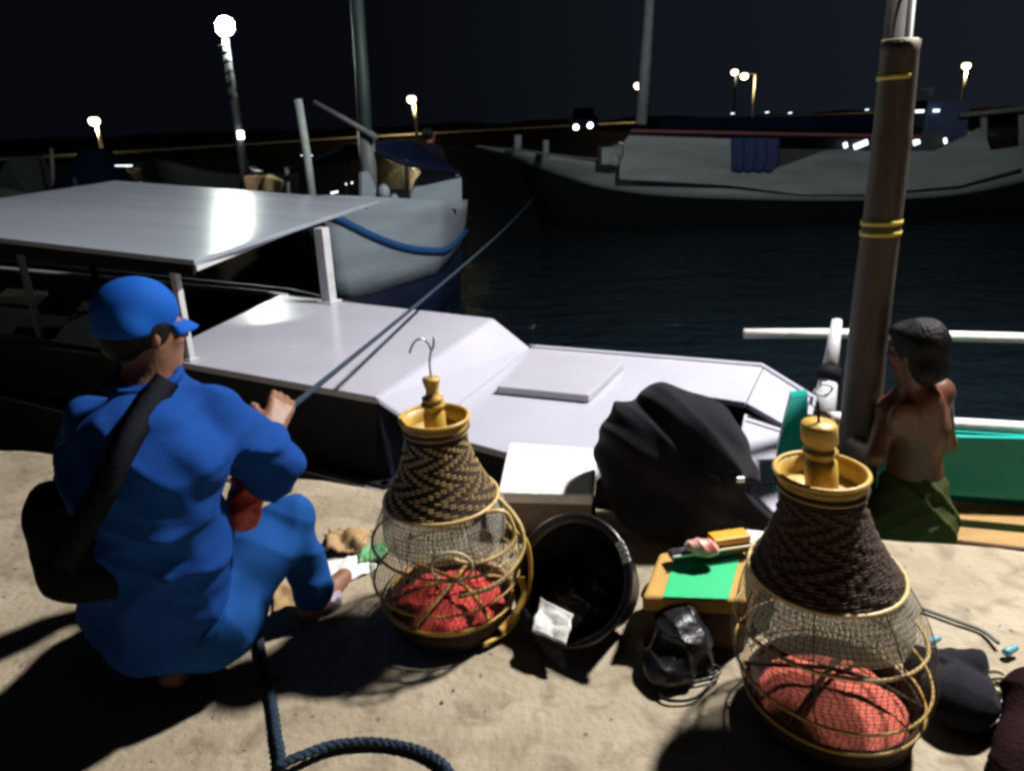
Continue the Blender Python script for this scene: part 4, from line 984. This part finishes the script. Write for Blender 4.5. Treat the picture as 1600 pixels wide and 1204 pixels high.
    # hoops of the net body
    ring('hoop', .206, .265, .0042, cane_lt, tilt=.022, ph=2.6 if not fr else 3.0, wob=.02)
    ring('hoop', .214, .165, .0036, cane, tilt=.012, ph=.9, wob=.015)
    ring('hoop', .200, .090, .0036, cane, tilt=.004, wob=.01)
    # solid base tray
    rev('base_tray', [(.004, .012), (.14, .010), (.172, .018), (.186, .045), (.190, .078)], cane_dk, .006*sc)
    ring('base_hoop', .188, .078, .006, cane_dk if fr else cane); ring('base_hoop', .172, .018, .006, cane_dk)
    # red netting bait bag lying in the tray
    n = 40; bm = bmesh.new(); g = {}
    for i in range(n+1):
        for j in range(n+1):
            u, v = -1+2*i/n, -1+2*j/n; m_ = max(abs(u), abs(v)); l_ = math.hypot(u, v) or 1; x, y = u*m_/l_, v*m_/l_
            d = math.hypot(x, y); p = V((x*6+k_, y*6, 2.)); q_ = .35 if fr else 1.; hh = .040+.040*(1-d**3)+q_*(.028*mnoise.noise(p*.45)+.018*abs(mnoise.noise(p)))+.004*mnoise.noise(p*3)
            g[(i, j)] = bm.verts.new(W(x*.168, y*.168, max(.028, hh)))
    for i in range(n):
        for j in range(n): bm.faces.new((g[(i, j)], g[(i+1, j)], g[(i+1, j+1)], g[(i, j+1)]))
    o = bm_obj('red_net_bag', bm, red, None, True); sm = o.modifiers.new('shell', 'SOLIDIFY'); sm.thickness = .012; sm.offset = -1
    tag(o, 'salmon red net bag lying in the bottom of the larger right basket' if fr else 'crumpled red net bag lying in the bottom of the left basket', 'net bag')
    # ribs
    for k in range(3 if not fr else 2):
        a = .5+k*1.15+k_*.2; c_, s_ = math.cos(a), math.sin(a)
        tube('rib', spline([W(-.196*c_, -.196*s_, .09), W(-.10*c_+.02, -.10*s_, .115), W(.02, 0, .122), W(.10*c_, .10*s_, .115), W(.196*c_, .196*s_, .09)], 5), .0045*sc, cane if not fr else cane_dk, T, 6, flat=1.5)
    for k in range(7):
        a = 2*math.pi*k/7+.3; tube('stay', spline([W(r*math.cos(a)*1.003, r*math.sin(a)*1.003, z) for r, z in prof[::5]]+[W(.19*math.cos(a), .19*math.sin(a), .04)], 3), .0014*sc, cane_dk, T, 5)
    return T, W
b1c = PZ(706, 962, 0)
T1, W1 = basket(b1c, 1.0, (-.02, 0.03), 'left cane basket with zigzag woven cone, steel hook and loose yellow cane loops', .4, redcl, 1.0, 0)
b2c = PZ(1300, 1118, 0)
T2, W2 = basket(b2c, 1.03, (-.14, .03), 'right and nearer cane basket with woven cone coloured as shaded and pale net fringe', 1.2, redcl2, 5.0, 1)
# loose cane loops on the left basket
for pts, r in (([(.13, -.10, .40), (.165, -.10, .405), (.19, -.09, .385), (.205, -.10, .33), (.18, -.13, .30), (.13, -.16, .29), (.08, -.18, .295), (.04, -.19, .315)], .0055),
               ([(.165, -.02, .40), (.20, -.03, .36), (.225, -.05, .32), (.228, -.07, .27), (.20, -.11, .235), (.14, -.17, .215), (.05, -.205, .21)], .005),
               ([(.19, -.06, .33), (.235, -.05, .28), (.245, -.05, .2), (.235, -.06, .12), (.20, -.09, .055), (.16, -.12, .025), (.10, -.16, .02)], .0065),
               ([(.215, -.05, .16), (.225, -.07, .12), (.20, -.10, .08), (.17, -.11, .05), (.15, -.13, .04)], .008)):
    cr, sr = 1, 0
    P_ = [b1c+V((x-.02*z, y+.03*z, z)) for x, y, z in pts]; tube('cane_loop', spline(P_, 8), r, cane_lt if r < .006 else cane, T1, 8, flat=1.6)
P_ = [b1c+V((.03+.055*math.cos(a), -.195+.0*a, .30+.045*math.sin(a))) for a in [2*math.pi*k/28 for k in range(28)]]; tube('cane_loop', P_, .004, mat('faded_cane', (.40, .34, .22), .5), T1, 6, closed=True, flat=1.5)

# ------------------------------------------------------------------ things on the quay
# foam box at the quay edge
fb = [PZ(778, 768, .17), PZ(926, 772, .17), PZ(934, 700, .17), PZ(795, 690, .17)]
FX = thing('foam_box', V(((fb[0]+fb[1]).x/2, (fb[0]+fb[2]).y/2, 0)), 'box with a bright white foam lid and front coloured as shaded at the quay edge', 'box')
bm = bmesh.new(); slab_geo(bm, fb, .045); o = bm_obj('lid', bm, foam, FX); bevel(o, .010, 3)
inn = [p+(sum(fb, V())/4-p)*.03-V((0, 0, .045)) for p in fb]; bm = bmesh.new(); slab_geo(bm, inn, .123); bm_obj('box_body', bm, foam_shade, FX)
# small dark jar between foam box and sack
c = PZ(915, 815, 0); tag(lathe('jar', [(.030, 0), (.036, .005), (.037, .10), (.028, .118), (.026, .122), (.032, .126), (.032, .15), (.004, .152)], tubpl, None, 24, c), 'small black jar between the foam box and the black cloth sack', 'jar')
# big black cloth sack
s = Sdf(); YK = 2.38
s.cap(PY(1010, 700, YK), PY(1090, 700, YK+.02), .15, .16, k=.08); s.cap(PY(1080, 660, YK), PY(1035, 655, YK), .11, .12, k=.07); s.cap(PY(1000, 700, YK), PY(1010, 780, YK-.05), .155, .12, k=.06)
s.cap(PY(1100, 690, YK), PY(1160, 735, YK-.02), .12, .055, k=.08); s.cap(PY(1090, 740, YK-.05), PY(1075, 815, YK-.08), .13, .08, k=.07); s.cap(PY(1120, 775, YK-.04), PY(1200, 828, YK-.08), .09, .035, k=.06); s.cap(PY(1010, 790, YK-.08), PY(1060, 832, YK-.14), .085, .05, k=.05)
_a = softfolds([((.72, .1, .66), 30, .009, .9, .3), ((.60, .3, .74), 62, .006, 1.7, 1.1), ((.8, .0, .5), 13, .006, .5, 2.2)]); _b = folds([((.70, .1, .70), 22, .013, 1.0, .2)]); s.disp = lambda P: _a(P)+_b(P)
SK = thing('cloth_sack', PZ(1050, 830, 0), 'large bulging black cloth sack piled at the quay edge beside the white boat', 'sack')
sdf_obj('cloth', s, .008, blackcl, SK, smooth_it=4)
hh = hit(s, 1150, 748) or PY(1150, 748, 2.3)
tube('cord', spline([hh, PY(1175, 756, 2.25), PY(1228, 754, 2.2)], 5), .004, greyst, SK, 6); box('toggle', PY(1156, 748, hh.y-.01), (.03, .02, .02), steel, SK, None, .004)
# tub
TC = PZ(905, 985, 0)
TU = thing('tub', TC, 'round black plastic tub tipped towards the camera with a plastic bag inside', 'tub')
axis = V((-.50, -.62, .60)).normalized(); R = axis.to_track_quat('Z', 'Y').to_matrix(); cc = V((PY(903, 915, 1.95)))
cc = PY(905, 908, 1.80)
TS = .98
lathe('tub_shell', [(r_*TS, z_*TS) for r_, z_ in [(.01, -.13), (.125, -.13), (.140, -.12), (.172, .035), (.188, .045), (.192, .058), (.184, .066), (.168, .060), (.158, .045), (.130, -.105), (.01, -.112)]], tubpl, TU, 48, cc, R)
for a in (.2,):
    pts = [cc+R @ V((.180*math.cos(t), .180*math.sin(t), .068)) for t in [-.35+.16*i for i in range(6)]]
    xs_ = cc+R @ V((.186, 0, .062))
hx = [PY(988, 842, 1.98), PY(993, 872, 1.98)]
# pale highlights put on the tub rim as small boxes
angs = []
for t in [i*.02 for i in range(315)]:
    p = cc+R @ V((.176*math.cos(t), .176*math.sin(t), .066)); q = cam.matrix_world.inverted() @ p; X = 800+FPX*q.x/-q.z; Yy = 602-FPX*q.y/-q.z; angs.append((math.hypot(X-988, Yy-858), t))
t0 = min(angs)[1]
for d in (-.13, -.04, .05, .14):
    p = cc+R @ V((.178*math.cos(t0+d), .178*math.sin(t0+d), .066)); box('clip', p, (.024, .012, .008), mat('rim_highlight', (.6, .62, .66), .3), TU, R @ rotz(t0+d), .002)
s = Sdf(); q0_ = cc+R @ V((0, 0, -.02))-V((0, 0, .06)); s.ell(q0_, (.11, .11, .06), k=.03); s.cap(q0_+V((.03, -.05, .03)), q0_+V((.06, -.02, .07)), .04, .02, k=.03); s.cap(q0_+V((-.04, -.04, .0)), q0_+V((-.02, -.06, .04)), .04, .03, k=.03)
s.disp = folds([((.6, .3, .8), 75, .012, 1.2, 0), ((-.7, .3, .5), 60, .010, 1.2, 1)])
tag(sdf_obj('plastic_bag', s, .005, blackpl, None, smooth_it=0), 'crumpled shiny black plastic bag lying inside the tipped tub', 'bag')
def packet(name, pts, m, label, cat, th=.006, bumpy=.004, n=14, parent=None):
    A, Bq, C, D = [V(p) for p in pts]; bm = bmesh.new(); g = {}
    for i in range(n+1):
        for j in range(n+1):
            u, v = i/n, j/n; p = (A*(1-u)+Bq*u)*(1-v)+(D*(1-u)+C*u)*v; nn = (Bq-A).cross(D-A).normalized()
            p = p+nn*(bumpy*2*mnoise.noise(p*22)+bumpy*mnoise.noise(p*60))+((Bq-A)*mnoise.noise(p*40+V((5, 0, 0)))*.05 if i in (0, n) else V())
            g[(i, j)] = bm.verts.new(p)
    for i in range(n):
        for j in range(n): bm.faces.new((g[(i, j)], g[(i+1, j)], g[(i+1, j+1)], g[(i, j+1)]))
    o = bm_obj(name, bm, m, parent, True); sm = o.modifiers.new('shell', 'SOLIDIFY'); sm.thickness = th
    if label: tag(o, label, cat)
    return o
TL = lambda x, y, z: cc+R @ V((x, y, z))
camxy = []
def inv_tub(px, py, z):
    d = ray(px, py); n = R @ V((0, 0, 1)); o_ = V((0, 0, H)); k = (TL(0, 0, z)-o_).dot(n)/d.dot(n); return o_+d*k
o = packet('packet', [PZ(830, 985, .085), PZ(884, 1008, .075), PZ(896, 960, .125), PZ(846, 934, .125)], paperw, 'white printed packet stuck to the lower inside of the black tub', 'packet', .008)
packet('packet', [PY(812, 915, 1.9), PY(836, 917, 1.9), PY(840, 893, 1.93), PY(815, 891, 1.93)], redpl, 'small bright red packet between the left basket and the black tub', 'packet', .02)
# carton
zt = .17
k4 = [PZ(1003, 932, zt), PZ(1172, 938, zt), PZ(1212, 846, zt), PZ(1030, 862, zt)]
CT = thing('carton', V(((k4[0]+k4[2])/2).xy.to_3d()), 'ochre cardboard carton with a broad green band, partly under the black sack', 'carton')
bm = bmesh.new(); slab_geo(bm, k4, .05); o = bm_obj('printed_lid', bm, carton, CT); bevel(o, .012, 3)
ctk = sum(k4, V())/4; bm = bmesh.new(); slab_geo(bm, [p+(ctk-p)*.04-V((0, 0, .05)) for p in k4], zt-.052); bm_obj('box_body', bm, mat('shade_brown_box_side', (.09, .05, .028), .85, var=.3, vscale=8), CT)  # deep shade of the front put into the dark body colour
L_ = lambda a, b_, t: a+(b_-a)*t
up = V((0, 0, .0035)); bm = bmesh.new(); gq = [L_(k4[0], k4[1], .20)+up, L_(k4[0], k4[1], .80)+up, L_(k4[3], k4[2], .72)+up, L_(k4[3], k4[2], .15)+up]; slab_geo(bm, gq, .003); bm_obj('green_band', bm, greenl, CT)
packet('flap', [PZ(1165, 850, zt+.01), PZ(1206, 852, zt+.02), PZ(1212, 832, zt+.03), PZ(1150, 828, zt+.03)], paperw, None, None, .004, .003, parent=CT)
packet('flap', [PZ(1163, 868, zt+.008), PZ(1200, 864, zt+.008), PZ(1208, 850, zt+.012), PZ(1172, 850, zt+.012)], greenl, None, None, .004, .002, parent=CT)
TR = thing('knife_tray', PZ(1105, 868, zt), 'narrow dark tray with white edges lying on the green banded carton', 'tray')
ta, tb = PZ(1048, 868, zt+.03), PZ(1170, 850, zt+.03); beam('tray_body', ta, tb, .045, .022, blackpl, TR)
beam('white_edge', ta+V((0, -.026, .012)), L_(ta, tb, .35)+V((0, -.026, .012)), .006, .008, paperw, TR); beam('white_edge', L_(ta, tb, .5)+V((0, -.026, .012)), tb+V((0, -.026, .012)), .006, .008, mat('cream_plastic', (.75, .68, .45), .5), TR)
tag(beam('orange_case', L_(ta, tb, .52)+V((0, .012, .026)), L_(ta, tb, .98)+V((0, .012, .026)), .05, .024, orangep, None), 'orange case lying on the narrow tray over the carton', 'case')
s = Sdf(); cR = PZ(1093, 852, zt+.065); s.ell(cR, (.045, .022, .020), k=.02); s.ell(cR+V((.02, -.01, -.01)), (.035, .02, .018), k=.02); s.disp = folds([((.8, .2, .4), 120, .005, .8, 0)]); tag(sdf_obj('packet', s, .003, mat('red_white_film', (.62, .10, .08), .35, col2=(.75, .55, .5), vscale=28), None), 'red and white food packet on the tray beside the orange case', 'packet')
# black carrier bag with handles
s = Sdf(); cb = PZ(1060, 1050, 0); A_ = lambda x, y, z: V((cb.x+x, cb.y+y, z))
s.cap(A_(-.02, 0, .045), A_(.02, .04, .07), .055, .065, k=.03); s.cap(A_(.01, .05, .08), A_(.02, .14, .11), .062, .05, k=.04); s.cap(A_(.04, .15, .12), A_(-.03, .18, .12), .042, .036, k=.03); s.ell(A_(-.04, -.02, .03), (.06, .06, .035), k=.03); s.ell(A_(.06, .04, .03), (.04, .05, .03), k=.03)
_c = folds([((.3, .3, .9), 40, .011, 1.5, 0), ((.9, .3, .1), 46, .008, 1.6, 1)]); _d = softfolds([((-.5, .5, .7), 90, .003, 1.8, 2), ((.8, .2, .5), 130, .0015, 2.2, 1)]); s.disp = lambda P, c_=_c, d_=_d: c_(P)+d_(P)
CB = thing('carrier_bag', cb, 'crumpled shiny black carrier bag with loose handles in front of the carton', 'bag'); sdf_obj('bag_body', s, .0045, blackpl, CB, smooth_it=0)
for P_ in ([(1040, 1070), (1030, 1085), (1050, 1094), (1085, 1090), (1108, 1070), (1122, 1056), (1100, 1050)], [(1065, 1068), (1100, 1062), (1124, 1052), (1118, 1040), (1095, 1046)]):
    tube('bag_handle', spline([PZ(x, y, .012) for x, y in P_], 6), .006, blackpl, CB, 6, flat=.5)
# clear green plastic bag behind the basket
s = Sdf(); cg = PZ(1178, 965, 0); s.cap(cg+V((0, 0, .05)), cg+V((.02, .02, .13)), .05, .045, k=.03); s.disp = folds([((.6, .3, .8), 80, .010, 1.2, 0), ((-.7, .3, .5), 60, .009, 1.2, 1)])
tag(sdf_obj('plastic_bottle_bag', s, .005, greenbot, None, smooth_it=0), 'crumpled clear green plastic bag between the carton and the right basket', 'bag')
# food wrappings on the quay, left of the left basket
def zz(x, y, z): return PZ(x, y, z)
packet('paper_bag', [zz(512, 862, .02), zz(565, 858, .035), zz(588, 828, .05), zz(512, 822, .03)], paperb, 'crumpled brown paper bag on the quay between the man in blue and the left basket', 'paper bag', .008, .016)
packet('wrapping_paper', [zz(560, 880, .012), zz(602, 872, .018), zz(606, 846, .035), zz(565, 856, .03)], paperg, 'green printed wrapper lying between the brown paper bag and the left basket', 'wrapper', .008, .008)
packet('paper_sheet', [zz(506, 925, .006), zz(592, 888, .008), zz(560, 868, .012), zz(506, 880, .012)], paperw, 'torn white paper sheet lying in front of the brown paper bag', 'paper', .003, .007)
packet('paper_sheet', [zz(425, 975, .006), zz(470, 985, .006), zz(472, 925, .012), zz(428, 905, .012)], paperb, 'brown paper scrap on the quay beside the crouching man shoe', 'paper', .004, .006)
s = Sdf(); c = PZ(518, 945, 0); s.ell(c+V((0, 0, .02)), (.035, .05, .03), k=.02); s.disp = folds([((.6, .3, .8), 80, .006, 1.2, 0)]); tag(sdf_obj('plastic_bag', s, .004, mat('lilac_plastic', (.30, .24, .30), .4), None), 'small crumpled lilac plastic bag beside the crouching man front foot', 'bag')
# dark round bag and bundle at the right edge
s = Sdf(); c = PZ(1500, 1120, 0); s.ell(c+V((-.01, 0, .06)), (.085, .08, .065), k=.04); s.cap(c+V((-.02, .13, .04)), c+V((.09, .12, .05)), .045, .04, k=.05)
s.disp = folds([((.6, .3, .8), 50, .010, 1.2, 0), ((-.7, .3, .5), 42, .008, 1.2, 1)]); tag(sdf_obj('cloth_bag', s, .007, blackcl, None), 'round black cloth bag on the quay right of the right basket', 'bag')
s = Sdf(); c = PZ(1625, 1250, 0); s.ell(c+V((0, 0, .06)), (.085, .12, .075), k=.05); s.cap(c+V((.04, .1, .05)), c+V((.10, .2, .10)), .06, .06, k=.06)
s.disp = folds([((.6, .3, .8), 40, .012, 1.2, 0), ((-.7, .3, .5), 42, .010, 1.2, 1)]); tag(sdf_obj('cloth_bundle', s, .008, maroon, None), 'dark maroon cloth bundle at the right foreground corner of the quay', 'cloth bundle')
CO = thing('cord_coil', PZ(1556, 1075, 0), 'small pale coil of cord between the black bag and the maroon bundle', 'cord')
for k in range(4):
    c = PZ(1550+4*k, 1058+9*k, .02+.014*(k % 2)); tube('cord_turn', [c+V((.036*math.cos(t), .022*math.sin(t), .006*math.sin(2*t+k))) for t in [2*math.pi*i/20 for i in range(20)]], .006, mat('pale_cord', (.45, .40, .26), .8), CO, 6, closed=True)
for (x, y) in ((1452, 1003), (1573, 1018)):
    c = PZ(x, y, .02); s = Sdf(); s.cap(c, c+V((.03, .01, .005)), .012, .008); o = sdf_obj('bottle_cap' if x < 1500 else 'rope_end', s, .003, mat('pale_blue_plastic', (.10, .32, .42), .4), None); tag(o, 'small light blue plastic piece left of the black cloth bag' if x < 1500 else 'small light blue rope end right of the black cloth bag', 'plastic piece')
# pebbles / chips
bm = bmesh.new()
for k in range(170):
    x = random.uniform(-1.9, 1.9); y = random.uniform(1.2, 2.4); r = random.uniform(.0015, .005)
    if y > edge(x)-.05: continue
    m = Matrix.Translation((x, y, .002)) @ Matrix.Rotation(random.random()*6, 4, 'Z') @ Matrix.Diagonal((r*random.uniform(.8, 1.8), r, r*.6, 1)); bmesh.ops.create_icosphere(bm, subdivisions=1, radius=1, matrix=m)
o = bm_obj('gravel', bm, mat('stone_chips', (.25, .20, .15), .9, var=.5, vscale=20), None); struct(o, 'stuff')

# ------------------------------------------------------------------ quay lamp that lights the scene (stands outside the frame, right)
LP = V((3.3, 3.75, 5.0)); ST = V((5.6, .75, 0))
QL = thing('unseen_quay_lamp', ST, 'tall quay lamp post with a long arm, outside the right edge of the photo', 'street lamp')
tube('post', [ST, ST+V((0, 0, 5.0))], .07, grey_post, QL, 12, r2=.05); tube('arm', spline([ST+V((0, 0, 4.95)), ST+V((-.8, 1., 5.35)), LP+V((.1, -.1, .25))], 6), .035, grey_post, QL, 10)
lathe('lamp_shade', [(.05, .26), (.12, .22), (.24, .10), (.25, .07)], grey_post, QL, 24, LP)
lathe('lamp_glass', [(.16, .09), (.14, .05), (.03, .03)], mat('unseen_quay_lamp_glass', (.9, .9, .9), .3, emit=(1, .96, .9), estr=20), QL, 20, LP)
ld = bpy.data.lights.new('quay_bulb', 'POINT'); ld.energy = 3200; ld.color = (1, .965, .93); ld.shadow_soft_size = .20
lo = bpy.data.objects.new('lamp_bulb', ld); COL.objects.link(lo); lo.location = LP+V((0, 0, -.06)); lo.parent = QL; lo.matrix_parent_inverse = Matrix.Translation(-QL.location)

# ------------------------------------------------------------------ world: night sky
w = bpy.data.worlds.new('World'); S.world = w; w.use_nodes = True; nt = w.node_tree; N = nt.nodes; L = nt.links; bg = N['Background']
tcw = N.new('ShaderNodeTexCoord'); nw = N.new('ShaderNodeTexNoise'); nw.inputs['Scale'].default_value = 1.3; L.new(tcw.outputs['Generated'], nw.inputs['Vector'])
sx = N.new('ShaderNodeSeparateXYZ'); L.new(tcw.outputs['Generated'], sx.inputs[0])
mw = N.new('ShaderNodeMath'); mw.operation = 'MULTIPLY_ADD'; L.new(nw.outputs[0], mw.inputs[0]); mw.inputs[1].default_value = .35; L.new(sx.outputs[0], mw.inputs[2])
rw = N.new('ShaderNodeValToRGB'); rw.color_ramp.elements[0].position = 0; rw.color_ramp.elements[0].color = (.028, .034, .055, 1); rw.color_ramp.elements[1].position = .8; rw.color_ramp.elements[1].color = (.12, .15, .205, 1)
L.new(mw.outputs[0], rw.inputs[0]); L.new(rw.outputs[0], bg.inputs[0]); bg.inputs[1].default_value = .075
# ------------------------------------------------------------------ render settings
S.render.engine = 'CYCLES'; S.view_settings.view_transform = 'Standard'; S.view_settings.look = 'None'; S.view_settings.gamma = 1; S.view_settings.exposure = 0
S.cycles.filter_width = 3.0; S.cycles.transparent_max_bounces = 24; S.cycles.max_bounces = 8; S.cycles.diffuse_bounces = 1
S.render.resolution_x = 1024; S.render.resolution_y = 770
